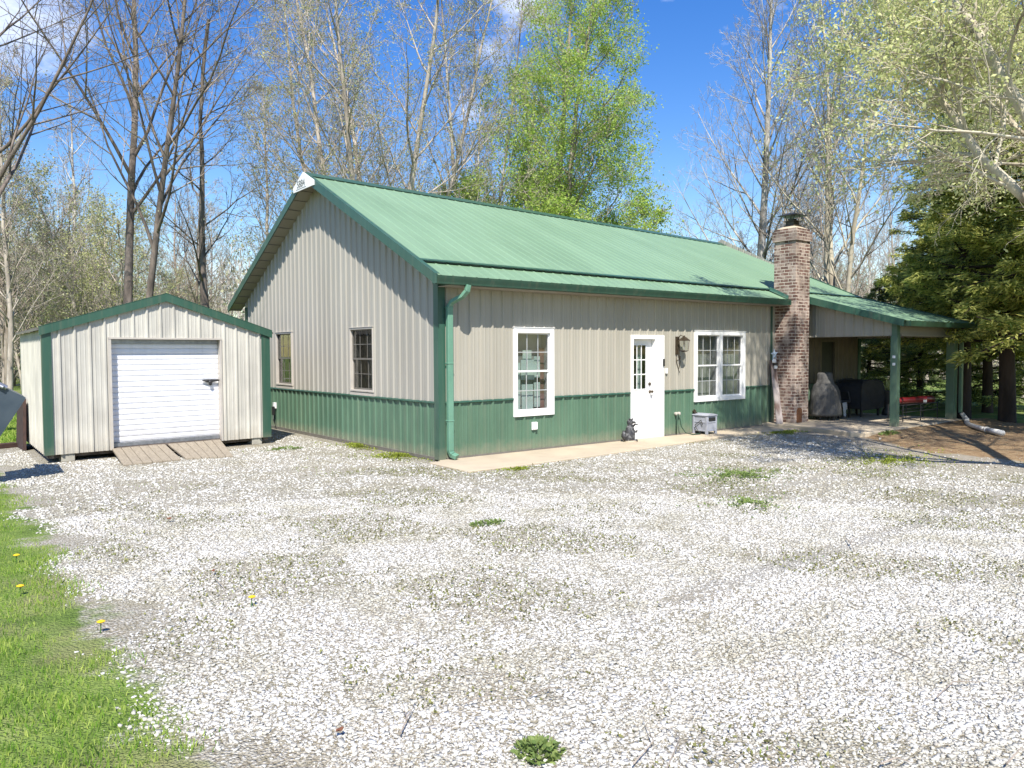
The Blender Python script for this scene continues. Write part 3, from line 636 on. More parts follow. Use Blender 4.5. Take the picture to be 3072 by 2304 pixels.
# ============================================================ ground
def groundz(x, y):
    return 0.
mb = MB(); S = 420
xs = [-S, -60, -20, -8, 8, 20, 60, S]
for i in range(7):
    for j in range(7):
        mb.add([(xs[i], xs[j], -.03), (xs[i+1], xs[j], -.03), (xs[i+1], xs[j+1], -.03), (xs[i], xs[j+1], -.03)], [(0, 1, 2, 3)])
tag(mb.build('ground', M['ground']), kind='structure')
mb = MB(); mb.prism([(-.3, -1.26), (.9, -1.25), (2.2, -1.2), (3.4, -1.12), (5.2, -.95), (6.9, -.74), (8.2, -.8), (8.9, -.98), (8.9, .02), (-.02, .02), (-.02, -.1), (-.28, -.14)], -.12, 0)
tag(mb.build('path', M['concrete'], bevel=.012), kind='structure')
mb = MB(); mb.prism([(8.9, -.95), (8.75, -1.6), (8.5, -2.35), (8.62, -2.62), (9.4, -2.72), (10.6, -2.66), (12.2, -2.62), (13.5, -2.6), (13.5, .02), (8.9, .02)], -.2, DZ)
tag(mb.build('porch_slab', M['concrete'], bevel=.02), kind='structure')
# sloped dirt bank by the porch
mb = MB(); bx0 = np.linspace(8.6, 16.5, 34); 
def bank(x, y):
    h = .075*math.exp(-((y+2.7)/.8)**2)*min(1, max(0, (x-8.5)/.9)) if y < -2.55 else .05
    return -.026+h+.012*math.sin(3*x+2*y)*math.cos(5*y-x)
by0 = np.linspace(-6.3, -2.62, 22)
for i in range(33):
    for j in range(21):
        q = [(bx0[a], by0[b], bank(bx0[a], by0[b])-(0 if 0 < a < 33 and 0 < b else .02)) for a, b in ((i, j), (i+1, j), (i+1, j+1), (i, j+1))]; mb.add(q, [(0, 1, 2, 3)])
tag(mb.build('dirt_bank', M['ground'], smooth=True), kind='structure')
mb = MB(); mb.prism([(-30, 40.), (30, 44), (30, 45.2), (-30, 41.2)], -.03, -.02); tag(mb.build('path', M['path']), kind='structure')

# ============================================================ SHED
SA = np.array([-5.02, 3.92, .1]); SU = np.array([3.84, .40, 0])/3.861; SV = np.array([.008, 1., 0]); SW = 3.86; SL = 3.4
def sp(u, v, z): return tuple(SA+SU*u+SV*v+np.array([0, 0, z-.1]))
def sbox(mb, u0, u1, v0, v1, z0, z1, m=0):
    mb.hexa([sp(u0, v0, z0), sp(u1, v0, z0), sp(u1, v1, z0), sp(u0, v1, z0)], [sp(u0, v0, z1), sp(u1, v0, z1), sp(u1, v1, z1), sp(u0, v1, z1)], m)
shed = thing('shed', sp(SW/2, SL/2, 0), 'small cream metal shed with green trim and a white roll-up door', 'shed')
seave, speak = 2.13, 2.74
stop = lambda u: seave+(speak-seave)*(1-abs(u-SW/2)/(SW/2))
OPN = (.965, 2.92, 0, 2.02)
SNn = np.array([SU[1], -SU[0], 0])
mb = siding(SA*[1, 1, 0], SU, SNn, 0, SW, .1, stop, [OPN], phase=.0, extra=[SW/2])
siding(sp(0, SL, 0), SU, -SNn, 0, SW, .1, stop, [], extra=[SW/2], mb=mb)
siding(SA*[1, 1, 0], SV, -SU, 0, SL, .1, lambda u: seave, [], phase=.08, mb=mb)
siding(sp(SW, 0, 0), SV, SU, 0, SL, .1, lambda u: seave, [], mb=mb)
mb.build('shed_siding', M['shed_wall'], shed)
mb = MB()
for q_ in ((-.025, .115, -.028, -.0, .1, 2.15), (-.025, .0, .0, .12, .1, 2.1), (SW-.15, SW+.02, -.028, 0, .1, 2.15), (SW, SW+.02, 0, .1, .1, 2.1), (-.025, 0, SL-.1, SL, .1, 2.1)):
    mb = MB(); sbox(mb, *q_); mb.build('corner_trim', M['trim_green'], shed)
def sroof(mb, v0, v1, t0, t1, ov=.05, m=0):
    for s in (0, 1):
        ua, ub = (-ov, SW/2) if s == 0 else (SW/2, SW+ov)
        za, zb = (seave-ov*.31, speak) if s == 0 else (speak, seave-ov*.31)
        mb.hexa([sp(ua, v0, za+t0), sp(ub, v0, zb+t0), sp(ub, v1, zb+t0), sp(ua, v1, za+t0)], [sp(ua, v0, za+t1), sp(ub, v0, zb+t1), sp(ub, v1, zb+t1), sp(ua, v1, za+t1)], m)
mb = MB(); sroof(mb, -.04, SL+.05, .02, .045, .09)
for k in range(15): 
    v = .02+k*.235; 
    if v < SL: sroof(mb, v-.02, v+.02, .045, .062, .09)
mb.build('shed_roof', M['dark_frame'], shed)
mb = MB(); sroof(mb, -.06, -.035, -.07, .075, .06); sroof(mb, -.06, .06, .064, .08, .06); mb.build('roof_trim', M['trim_green'], shed)
mb = MB(); a, b, _, t = OPN
sbox(mb, a-.0, a+.045, -.025, .16, .1, t); sbox(mb, b-.03, b, -.025, .16, .1, t); sbox(mb, a-.0, b, -.03, .16, t-.025, t+.005); mb.build('door_frame', M['tan_frame'], shed)
mb = MB(); sbox(mb, a+.045, b-.03, .1, .17, t-.1, t-.03); mb.build('door_hood', M['steel'], shed)
mb = MB(); n = 18; z0, z1 = .2, t-.1; st = (z1-z0)/n; pf = []
for k in range(n): pf += [(z0+k*st, .14), (z0+(k+.04)*st, .158), (z0+(k+.1)*st, .158), (z0+(k+.15)*st, .14), (z0+(k+.55)*st, .134), (z0+(k+.9)*st, .138)]
pf.append((z1, .142))
for (za, va), (zb, vb) in zip(pf, pf[1:]): mb.add([sp(a+.045, va, za), sp(b-.03, va, za), sp(b-.03, vb, zb), sp(a+.045, vb, zb)], [(0, 1, 2, 3)])
rd = mb.build('roller_door', M['roller'], shed)
mb = MB(); sbox(mb, a+.05, b-.035, .09, .12, .14, .2); mb.build('bottom_bar', M['steel'], rd)
mb = MB(); c = sp(2.72, .07, 1.235)
mb.tube([sp(2.58, .1, 1.24), sp(2.66, .095, 1.235), sp(2.8, .09, 1.235), sp(2.9, .08, 1.24)], [.01, .026, .024, .014], 8).lathe(c, [(.01, -.09), (.03, -.07), (.034, -.02), (.02, 0)], 10, sy=.5)
mb.build('latch', M['black'], rd)
mb = MB()
for v in (.15, SL/2, SL-.2): sbox(mb, .05, SW-.05, v, v+.1, .03, .1)
sbox(mb, .03, .12, .05, SL, .035, .1); sbox(mb, SW-.12, SW-.03, .05, SL, .035, .1); sbox(mb, .1, SW-.1, .02, SL, .1, .13); mb.build('skid', M['bark_dark'], shed)
for u, nm in ((.32, 'grey concrete block under the left front corner of the cream shed'), (3.6, 'grey concrete block under the right front corner of the cream shed')):
    mb = MB(); sbox(mb, u-.1, u+.1, .02, .3, -.03, .1); tag(mb.build('concrete_block', M['block'], bevel=.008), nm, 'concrete block', 'blocks under the shed')
# ramps
def ramp_(name, u0, u1, x0, x1, label):
    A0, A1 = np.array(sp(u0, -.02, .13)), np.array(sp(u1, -.02, .13)); B0, B1 = np.array([x0[0], x0[1], 0.]), np.array([x1[0], x1[1], 0.])
    mb = MB(); n = 6
    for k in range(n):
        f0, f1 = (k+.03)/n, (k+.97)/n; j = random.uniform(-.015, .015)
        t = [A0+(A1-A0)*f0, A0+(A1-A0)*f1, B1*f1+B0*(1-f1)+[0, j, 0], B1*f0+B0*(1-f0)+[0, j, 0]]
        mb.hexa([tuple(p-[0, 0, .035]) for p in t], [tuple(p) for p in t])
    mb.hexa([tuple(A0+(A1-A0)*.05-[0, 0, .1]), tuple(A1-(A1-A0)*.05-[0, 0, .1]), tuple(A1-(A1-A0)*.05-[0, .08, .1]), tuple(A0+(A1-A0)*.05-[0, .08, .1])], [tuple(A0+(A1-A0)*.05-[0, 0, .036]), tuple(A1-(A1-A0)*.05-[0, 0, .036]), tuple(A1-(A1-A0)*.05-[0, .08, .04]), tuple(A0+(A1-A0)*.05-[0, .08, .04])])
    tag(mb.build('wooden_ramp', M['ramp_wood'], bevel=.006), label, 'ramp', 'plank ramps at the shed door')
ramp_('l', .98, 1.86, (-4.12, 2.76), (-3.22, 2.86), 'left plank ramp leaning up to the white roll-up door')
ramp_('r', 1.9, 2.86, (-3.14, 2.93), (-2.42, 2.72), 'right plank ramp, lying against the one on its left at the roll-up door')
mb = MB(); mb.hexa([(-5.08, 6.1, -.02), (-5.13, 6.15, -.02), (-5.16, 7.0, -.02), (-5.1, 7.0, -.02)], [(-5.06, 6.1, .93), (-5.1, 6.15, .93), (-5.12, 7.0, .9), (-5.07, 7.0, .9)])
tag(mb.build('metal_panel', M['timber']), 'dark upright panel standing against the left side of the shed', 'panel')
mb = MB(); mb.hexa([(-9.5, 5.35, -.03), (-5.15, 6.85, -.03), (-5.2, 7.0, -.03), (-9.55, 5.5, -.03)], [(-9.5, 5.35, .06), (-5.15, 6.85, .06), (-5.2, 7.0, .06), (-9.55, 5.5, .06)])
tag(mb.build('landscape_timber', M['timber'], bevel=.01), 'dark landscape timber edging the lawn left of the shed', 'timber')

# ============================================================ small things
# hose reel box beside the double window
def B(mb, x0, x1, y0, y1, z0, z1, m=0): return mb.box((x0, y0, z0), (x1, y1, z1), m)
hx0, hx1, hy0, hy1 = 6.33, 6.67, -.42, -.04
hb = thing('hose_box', (6.5, -.23, 0), 'grey resin hose reel box on the concrete walk under the double window', 'hose box')
mb = MB()
for x in (hx0, hx1-.05):
    for y in (hy0, hy1-.05): B(mb, x, x+.05, y, y+.05, 0, .4)
B(mb, hx0+.01, hx1-.01, hy0+.012, hy1-.012, .07, .39)
for z in (.06, .24, .36): B(mb, hx0+.003, hx1-.003, hy0+.003, hy1-.003, z, z+.03)
mb.build('body', M['hosebox'], hb, bevel=.006)
mb = MB(); mb.add([], []); pts = []
for k in range(9):
    a = k/8; pts.append((hx0-.01+a*(hx1-hx0+.02), .4+.035*math.sin(math.pi*a)))
for (xa, za), (xb, zb) in zip(pts, pts[1:]): mb.hexa([(xa, hy0-.012, .39), (xb, hy0-.012, .39), (xb, hy1+.01, .39), (xa, hy1+.01, .39)], [(xa, hy0-.012, za), (xb, hy0-.012, zb), (xb, hy1+.01, zb), (xa, hy1+.01, za)])
mb.build('lid', M['hosebox'], hb)
mb = MB(); B(mb, hx0+.07, hx1-.06, hy0-.004, hy0+.01, .28, .35); mb.build('hose_slot', M['black'], hb)
mb = MB(); mb.tube([(hx0-.012, hy0+.1, .2), (hx0-.02, hy0+.14, .3), (hx0-.02, hy0+.3, .18), (hx0-.03, hy0+.2, .06), (hx0-.06, hy0+.1, .02)], .009, 6); mb.build('crank_handle', M['black'], hb)
mb = MB(); mb.tube([(5.84, -.07, .44), (5.85, -.1, .34), (5.86, -.13, .18), (5.93, -.19, .05), (6.05, -.27, .014), (6.25, -.3, .014), (6.3, -.22, .014)], .011, 8)
mb.tube([(5.8, -.07, .44), (5.8, -.06, .25), (5.8, -.05, .02)], .011, 8)
tag(mb.build('garden_hose', M['hose'], smooth=True), 'dark green hose drooping from the wall taps to the grey hose box', 'hose')
mb = MB(); mb.tube([(6.38, -.07, .43), (6.37, -.09, .3), (6.36, -.06, .02)], .012, 8).tube([(6.34, -.07, .36), (6.38, -.1, .41), (6.42, -.09, .33), (6.38, -.09, .28), (6.34, -.07, .36)], .01, 6)
tag(mb.build('garden_hose', M['black'], smooth=True), 'black hose hanging from the tap behind the grey hose box', 'hose')
# statuette by the door: upright furry animal on a base
st = thing('statue', (4.2, -.24, 0), 'dark statuette of an upright animal beside the white entry door', 'statue')
mb = MB(); mb.lathe((4.2, -.24, 0), [(.1, 0), (.115, .02), (.11, .08), (.115, .13), (.105, .2), (.085, .27), (.065, .31), (.055, .335), (.062, .36), (.064, .39), (.05, .425), (.02, .445)], 14, sy=.8, wob=.05)
mb.tube([(4.24, -.28, .3), (4.29, -.3, .34), (4.34, -.31, .33)], [.022, .016, .01], 7).tube([(4.26, -.29, .2), (4.31, -.3, .19), (4.33, -.31, .22)], [.028, .022, .018], 7)
mb.tube([(4.17, -.26, .42), (4.155, -.26, .465)], [.018, .006], 6).tube([(4.22, -.28, .42), (4.225, -.28, .465)], [.018, .006], 6).tube([(4.22, -.3, .385), (4.26, -.33, .375)], [.03, .015], 7)
mb.tube([(4.12, -.2, .03), (4.09, -.18, .12), (4.1, -.17, .22)], [.04, .05, .02], 7).tube([(4.24, -.31, .03), (4.3, -.34, .025)], [.04, .025], 7); mb.build('figure', M['statue'], st, smooth=True)
mb = MB(); mb.lathe((4.22, -.25, -.0), [(.14, 0), (.14, .018), (.12, .03)], 14, sy=.8); mb.build('base', M['concrete'], st)
# plank and star by the chimney
mb = MB(); mb.hexa([(8.93, -.4, DZ), (9.13, -.42, DZ), (9.13, -.39, DZ), (8.93, -.37, DZ)], [(9.06, -.12, 1.53), (9.25, -.13, 1.53), (9.25, -.1, 1.53), (9.06, -.09, 1.53)])
tag(mb.build('plank', M['old_plank'], bevel=.004), 'weathered grey-brown plank leaning upright against the wall left of the chimney', 'plank')
mb = MB(); c = np.array([9.13, -.2, 1.66]); ps = []
for k in range(10):
    a = math.pi/2+k*math.pi/5+.1; r = .155 if k % 2 == 0 else .062; ps.append(c+[r*math.cos(a), .03, r*math.sin(a)])
mb.add([c-[0, .02, 0], c+[0, .05, 0]]+ps, [(0, 2+k, 2+(k+1) % 10) for k in range(10)]+[(1, 2+(k+1) % 10, 2+k) for k in range(10)])
so = tag(mb.build('star_ornament', M['star']), 'pale blue-white tin barn star above the leaning plank', 'star')
lt = thing('small_lantern', (9.14, -.22, 1.4), 'small black and white lantern hanging below the tin star', 'lantern')
mb = MB(); mb.lathe((9.14, -.2, 1.41), [(.06, 0), (.03, .04), (.01, .06)], 8); mb.build('lantern_cap', M['black'], lt)
mb = MB(); mb.lathe((9.14, -.2, 1.33), [(.035, 0), (.045, .04), (.035, .08)], 8); mb.lathe((9.13, -.17, 1.47), [(.07, 0), (.08, .04), (.05, .09)], 10, sy=.3); mb.build('lantern_glass', M['white'], lt)

# covered grill
gr = thing('grill', (10.8, -.5, DZ), 'upright grill under a draped grey cover beside the chimney', 'grill')
mb = MB(); mb.lathe((10.78, -.5, DZ), [(.36, .1), (.37, .16), (.35, .3), (.33, .5), (.315, .68), (.27, .82), (.2, .9), (.17, 1.0), (.17, 1.1), (.14, 1.15), (.05, 1.16)], 40, sx=1.05, sy=.8, rot=-.9, wob=.035)
mb.build('cover', M['cover'], gr, smooth=True)
for dx, dy in ((-.2, 0), (.2, 0), (0, .2), (.02, -.22)): mb = MB(); mb.lathe((10.78+dx, -.5+dy, DZ), [(.03, 0), (.03, .12)], 8); mb.build('leg', M['black'], gr)
# black covered furniture, chair
bf = thing('covered_furniture', (12.5, -.5, DZ), 'large furniture piece under a black cover in the dark of the porch', 'furniture')
mb = MB(); n = 22; prof_ = [(12.0, .2), (12.0, .78), (12.08, .88), (12.3, .92), (12.75, .93), (12.95, .86), (13.02, .7), (13.03, .45), (12.98, .24), (12.8, .2)]
mb.add([(x, -.82+.03*math.sin(x*9), DZ+z) for x, z in prof_]+[(x, -.12, DZ+z) for x, z in prof_], [tuple(range(10)), tuple(range(10, 20))[::-1]]+[(i, (i+1) % 10, 10+(i+1) % 10, 10+i) for i in range(10)]); mb.build('cover', M['black_cover'], bf, bevel=.03)
for x in (12.06, 12.92):
    for y in (-.76, -.2): mb = MB(); B(mb, x, x+.05, y, y+.05, DZ, DZ+.24); mb.build('leg', M['black'], bf)
pc = thing('patio_chair', (11.5, -.35, DZ), 'black high-backed patio chair by the porch door', 'chair')
mb = MB(); B(mb, 11.25, 11.8, -.62, -.1, DZ+.38, DZ+.45); mb.build('seat', M['black_cover'], pc, bevel=.02)
mb = MB(); mb.hexa([(11.25, -.14, DZ+.4), (11.8, -.14, DZ+.4), (11.8, -.08, DZ+.4), (11.25, -.08, DZ+.4)], [(11.28, -.07, DZ+1.05), (11.77, -.07, DZ+1.05), (11.77, -.035, DZ+1.05), (11.28, -.035, DZ+1.05)]); mb.build('backrest', M['black_cover'], pc, bevel=.02)
for x in (11.26, 11.76):
    for y in (-.6, -.14):
        mb = MB(); B(mb, x, x+.035, y, y+.035, DZ, DZ+.38); mb.build('leg', M['black'], pc)
for x in (11.24, 11.79): mb = MB(); mb.tube([(x, -.12, DZ+.66), (x, -.55, DZ+.64), (x, -.6, DZ+.42)], .018, 6); mb.build('armrest', M['black'], pc)
mb = MB(); mb.add([(11.3, -.66, .46), (11.5, -.66, .47), (11.52, -.67, .3), (11.43, -.68, .28), (11.42, -.69, .12), (11.33, -.69, .13)], [tuple(range(6))])
tag(mb.build('rag', M['cloth_white'], solid=.006), 'pale rag hanging off the front of the black patio chair', 'rag')
# urn planter
ur = thing('planter', (13.2, -.78, DZ), 'tall black urn planter behind the left porch post', 'planter')
mb = MB(); mb.lathe((13.2, -.85, DZ), [(.13, 0), (.14, .05), (.13, .14), (.08, .2), (.09, .3), (.14, .5), (.17, .62), (.18, .65), (.15, .65)], 18); mb.build('pot', M['black'], ur, smooth=True)
mb = MB()
for k in range(60):
    a, e = random.uniform(0, 6.28), random.uniform(.2, 1.4); l = random.uniform(.15, .36); p = np.array([13.2, -.85, DZ+.63]); q = p+np.array([math.cos(a)*math.cos(e), math.sin(a)*math.cos(e), math.sin(e)])*l; w = np.array([-math.sin(a), math.cos(a), 0])*.02
    mb.add([p, (p+q)/2+w, q, (p+q)/2-w], [(0, 1, 2, 3)])
mb.build('foliage', M['leaf_pale'], ur)
# red-cushioned bench
bn = thing('bench', (12.4, -1.95, DZ), 'black wire-framed bench with a long dark red cushion between the porch posts', 'bench')
mb = MB()
for k in range(24): pass
mb.tube([(11.35, -1.92, .57), (11.6, -1.92, .565), (12.1, -1.92, .55), (12.6, -1.92, .55), (13.0, -1.92, .54), (13.26, -1.92, .53), (13.3, -1.92, .53)], [.06, .075, .07, .08, .085, .09, .04], 14); mb.build('cushion', M['red'], bn, smooth=True)
mb = MB(); B(mb, 12.6, 12.76, -2.015, -2.008, .48, .54); mb.build('care_tag', M['white'], bn)
for x in (11.4, 12.3, 13.2):
    for y in (-1.74, -2.08):
        mb = MB(); mb.tube([(x, y, DZ), (x, y, .46)], .012, 6); mb.build('leg', M['black'], bn)
mb = MB()
for y in (-1.74, -2.08):
    mb.tube([(11.38, y, .46), (13.24, y, .46)], .012, 6); mb.tube([(11.38, y, .3), (13.24, y, .3)], .009, 6)
for k in range(9): mb.tube([(11.4+k*.225, -1.74, .46), (11.4+k*.225, -2.08, .46)], .008, 6); mb.lathe((11.5+k*.21, -2.08, .38), [(.07, -.004), (.07, .004)], 12, sy=.15)
mb.build('frame', M['black'], bn)
# white drain pipe
pp = thing('drain_pipe', (13.3, -2.6, 0), 'white plastic drain pipe running from the right porch post down over the dirt', 'pipe')
mb = MB(); mb.tube([(13.42, -2.56, .2), (13.3, -2.68, .1), (12.95, -2.85, .09), (12.5, -3.02, .075), (12.05, -3.25, .06), (11.7, -3.5, .06), (11.35, -3.78, .055), (11.2, -3.92, .05)], [.05, .055, .055, .05, .052, .05, .05, .05], 14); mb.build('corrugated_run', M['pvc'], pp, smooth=True)
mb = MB(); mb.tube([(11.25, -3.88, .05), (10.8, -4.36, .045)], .056, 14).tube([(11.25, -3.88, .05), (11.2, -3.94, .05)], .064, 14); mb.build('end_section', M['pvc'], pp, smooth=True)

# loader bucket raised at the left edge
lb = thing('loader_bucket', tuple(space(-260, 1300, 12.4)*[1, 1, 0]), 'raised blue-grey loader bucket poking in at the left edge beside the shed', 'loader bucket')
tip = space(75, 1197, 12.4); ta = space(-40, 1140, 12.4); tb = space(-30, 1352, 12.4); tc = space(-170, 1160, 12.4); off = np.array([math.cos(YAW), math.sin(YAW), 0])*.9+np.array([-.5, .35, 0])
poly = [tip, space(0, 1161, 12.4), ta, tc, space(-150, 1400, 12.4), tb, space(2, 1306, 12.4)]
mb = MB(); mb.add([p for p in poly]+[p+off*.03 for p in poly], [tuple(range(7)), tuple(range(7, 14))[::-1]]+[(i, (i+1) % 7, 7+(i+1) % 7, 7+i) for i in range(7)]); mb.build('side_plate', M['plastic'], lb, bevel=.004)
mb = MB(); mb.add([poly[0], poly[1], poly[2], poly[2]+off, poly[1]+off, poly[0]+off], [(0, 1, 4, 5), (1, 2, 3, 4)]).add([poly[0]-[0, 0, .0], poly[6], poly[5], poly[5]+off, poly[6]+off, poly[0]+off], [(0, 1, 4, 5), (1, 2, 3, 4)]); mb.build('shell', M['plastic'], lb, solid=.02)
mb = MB(); mb.tube([space(-5, 1152, 12.4), space(20, 1164, 12.4)], .035, 8); mb.tube([space(-40, 1140, 12.4), space(10, 1162, 12.36)], .025, 8); mb.build('hinge', M['steel'], lb)
mb = MB(); g0 = space(-420, 1300, 13.2)
mb.tube([space(-140, 1250, 12.6), space(-300, 1150, 13), (g0[0], g0[1], .9), (g0[0], g0[1], -.03)], .09, 8); mb.build('lift_arm', M['plastic'], lb)

# ============================================================ vegetation
def mesh_np(name, V, F, mats, midx=None, smooth=False):
    V = np.asarray(V, np.float32); F = np.asarray(F, np.int32); k = F.shape[1]
    me = bpy.data.meshes.new(name); me.vertices.add(len(V)); me.vertices.foreach_set('co', V.ravel())
    me.loops.add(F.size); me.loops.foreach_set('vertex_index', F.ravel())
    me.polygons.add(len(F)); me.polygons.foreach_set('loop_start', np.arange(0, F.size, k, dtype=np.int32))
    try: me.polygons.foreach_set('loop_total', np.full(len(F), k, np.int32))
    except Exception: pass
    for m in mats: me.materials.append(m)
    if midx is not None: me.polygons.foreach_set('material_index', np.asarray(midx, np.int32))
    if smooth: me.polygons.foreach_set('use_smooth', np.ones(len(F), bool))
    me.update(calc_edges=True); return me
def tubes_np(lines, sides):
    "lines: list of (pts, radii) of any length -> vertices, quads"
    by = {}
    for p, r in lines: by.setdefault(len(p), []).append((p, r))
    Vs, Fs, off = [], [], 0
    for n, ls in by.items():
        Pn = np.array([l[0] for l in ls], float); Rn = np.array([l[1] for l in ls], float)      # m,n,3 / m,n
        T = np.empty_like(Pn); T[:, 1:-1] = Pn[:, 2:]-Pn[:, :-2]; T[:, 0] = Pn[:, 1]-Pn[:, 0]; T[:, -1] = Pn[:, -1]-Pn[:, -2]
        T /= np.linalg.norm(T, axis=2, keepdims=True)+1e-9
        D = Pn[:, -1]-Pn[:, 0]; ref = np.where((np.abs(D[:, 2]) < .8*np.linalg.norm(D, axis=1))[:, None], [[0, 0, 1.]], [[1., 0, 0]])[:, None, :]
        U = np.cross(T, ref); U /= np.linalg.norm(U, axis=2, keepdims=True)+1e-9; Wv = np.cross(T, U)
        a = 2*np.pi*np.arange(sides)/sides
        V = Pn[:, :, None]+Rn[:, :, None, None]*(np.cos(a)[:, None]*U[:, :, None]+np.sin(a)[:, None]*Wv[:, :, None])
        m = len(ls); idx = (np.arange(m)[:, None, None]*n+np.arange(n-1)[None, :, None])*sides+np.arange(sides)
        nx = (np.arange(m)[:, None, None]*n+np.arange(n-1)[None, :, None])*sides+(np.arange(sides)+1) % sides
        F = np.stack([idx, nx, nx+sides, idx+sides], -1).reshape(-1, 4)+off
        Vs.append(V.reshape(-1, 3)); Fs.append(F); off += m*n*sides
    return np.concatenate(Vs), np.concatenate(Fs)
def quads_np(P, size, flat=0., aspect=.6, rg=rng, axis=None):
    n = len(P); a = rg.normal(size=(n, 3)); a[:, 2] *= (1-flat)
    if axis is not None: a = axis+a*.5
    a /= np.linalg.norm(a, axis=1, keepdims=True)+1e-9
    b = rg.normal(size=(n, 3)); b -= (b*a).sum(1, keepdims=True)*a
    if flat: b[:, 2] *= (1-flat)
    b /= np.linalg.norm(b, axis=1, keepdims=True)+1e-9; s = (size*rg.uniform(.6, 1.4, n))[:, None]
    V = np.stack([P, P+a*s*.5+b*s*aspect*.5, P+a*s, P+a*s*.5-b*s*aspect*.5], 1).reshape(-1, 3)
    return V, np.arange(4*n).reshape(-1, 4)
def unit(v): return v/(np.linalg.norm(v)+1e-9)
def limb(rd, p, d, length, r0, r1, nseg, wander, trop):
    pts = [p]; rs = [r0]; x, y, z = p; dx, dy, dz = d; s = length/nseg
    for i in range(nseg):
        dx += rd.gauss(0, wander); dy += rd.gauss(0, wander); dz += rd.gauss(0, wander)+trop
        q = math.sqrt(dx*dx+dy*dy+dz*dz); dx /= q; dy /= q; dz /= q
        x += dx*s; y += dy*s; z += dz*s; pts.append((x, y, z)); rs.append(r0+(r1-r0)*((i+1)/nseg)**.85)
    return pts, rs
def along(pts, rs, t):
    f = t*(len(pts)-1); i = min(int(f), len(pts)-2); f -= i; a, b = pts[i], pts[i+1]
    d = (b[0]-a[0], b[1]-a[1], b[2]-a[2]); q = math.sqrt(d[0]**2+d[1]**2+d[2]**2)+1e-9
    return (a[0]+d[0]*f, a[1]+d[1]*f, a[2]+d[2]*f), (d[0]/q, d[1]/q, d[2]/q), rs[i]+(rs[i+1]-rs[i])*f
def side_dir(rd, d, ang, az):
    ax = (0, 0, 1) if abs(d[2]) < .9 else (1, 0, 0)
    u = (d[1]*ax[2]-d[2]*ax[1], d[2]*ax[0]-d[0]*ax[2], d[0]*ax[1]-d[1]*ax[0]); q = math.sqrt(sum(c*c for c in u)); u = tuple(c/q for c in u)
    w = (d[1]*u[2]-d[2]*u[1], d[2]*u[0]-d[0]*u[2], d[0]*u[1]-d[1]*u[0]); s, c = math.sin(ang), math.cos(ang); ca, sa = math.cos(az), math.sin(az)
    return tuple(d[i]*c+(u[i]*ca+w[i]*sa)*s for i in range(3))
def grow(seed, H=15, r0=.2, stems=1, spread=.12, n1=22, c0=.25, len1=lambda t: 4*(1-t)+1, ang1=(40, 55), n2=7, n3=6, n4=3, wander=.07, trop=.06, f2=.5, f3=.5, f4=.45, rmin=.006, start=None, lean=(0, 0)):
    rd = random.Random(seed); lv = [[] for _ in range(5)]
    if start is None:
        for k in range(stems):
            a = 6.28*k/stems+rd.uniform(-.4, .4); sp_ = spread if stems > 1 else 0
            d = (math.cos(a)*sp_+lean[0], math.sin(a)*sp_+lean[1], 1)
            h = H*(1 if k == 0 else rd.uniform(.72, .98)); lv[0].append(limb(rd, (math.cos(a)*r0*(stems > 1), math.sin(a)*r0*(stems > 1), -.15), d, h, r0*(1 if k == 0 else .8), .02, 16, wander*.42, .015))
    else: lv[0] = start
    for pts, rs in lv[0]:
        rs[0] = rs[0]*1.35 if start is None else rs[0]
        az = rd.uniform(0, 6)
        for k in range(n1):
            t = c0+(1-c0)*((k+rd.random()*.8)/n1); az += 2.4+rd.uniform(-.5, .5)
            p, d, r = along(pts, rs, min(t, .985)); u = (t-c0)/(1-c0)
            ln = len1(u)*rd.uniform(.7, 1.15); a = R(rd.uniform(*ang1))
            lv[1].append(limb(rd, p, side_dir(rd, d, a, az), ln, max(min(r*.6, .012+ln*.0075), rmin), .007, 8, wander, trop))
    for L_, n, f, sg, c in ((1, n2, f2, 5, .2), (2, n3, f3, 4, .2), (3, n4, f4, 2, .25)):
        for pts, rs in lv[L_]:
            ln0 = math.dist(pts[0], pts[-1]); az = rd.uniform(0, 6)
            for k in range(n):
                t = c+(1-c)*((k+rd.random())/n); p, d, r = along(pts, rs, min(t, .99)); az += 2.4+rd.uniform(-.6, .6)
                ln = ln0*f*(1.15-.7*t)*rd.uniform(.6, 1.3)
                if ln < .12: ln = .12
                lv[L_+1].append(limb(rd, p, side_dir(rd, d, R(rd.uniform(28, 55)), az), ln, max(r*.65, rmin*.75), rmin*.55, sg, wander*1.1, trop))
    return lv
def tips(lv, n, rg, levels=(3, 4), zmin=-1e9, bias=None):
    P = np.concatenate([np.array([p for pts, _ in lv[l] for p in pts[1:]]) for l in levels if lv[l]])
    P = P[P[:, 2] > zmin]
    if bias is not None: P = P[rg.random(len(P)) < bias(P)]
    i = np.repeat(rg.integers(0, len(P), n//5+1), 5)[:n]; return P[i]+rg.normal(size=(n, 3))*.07
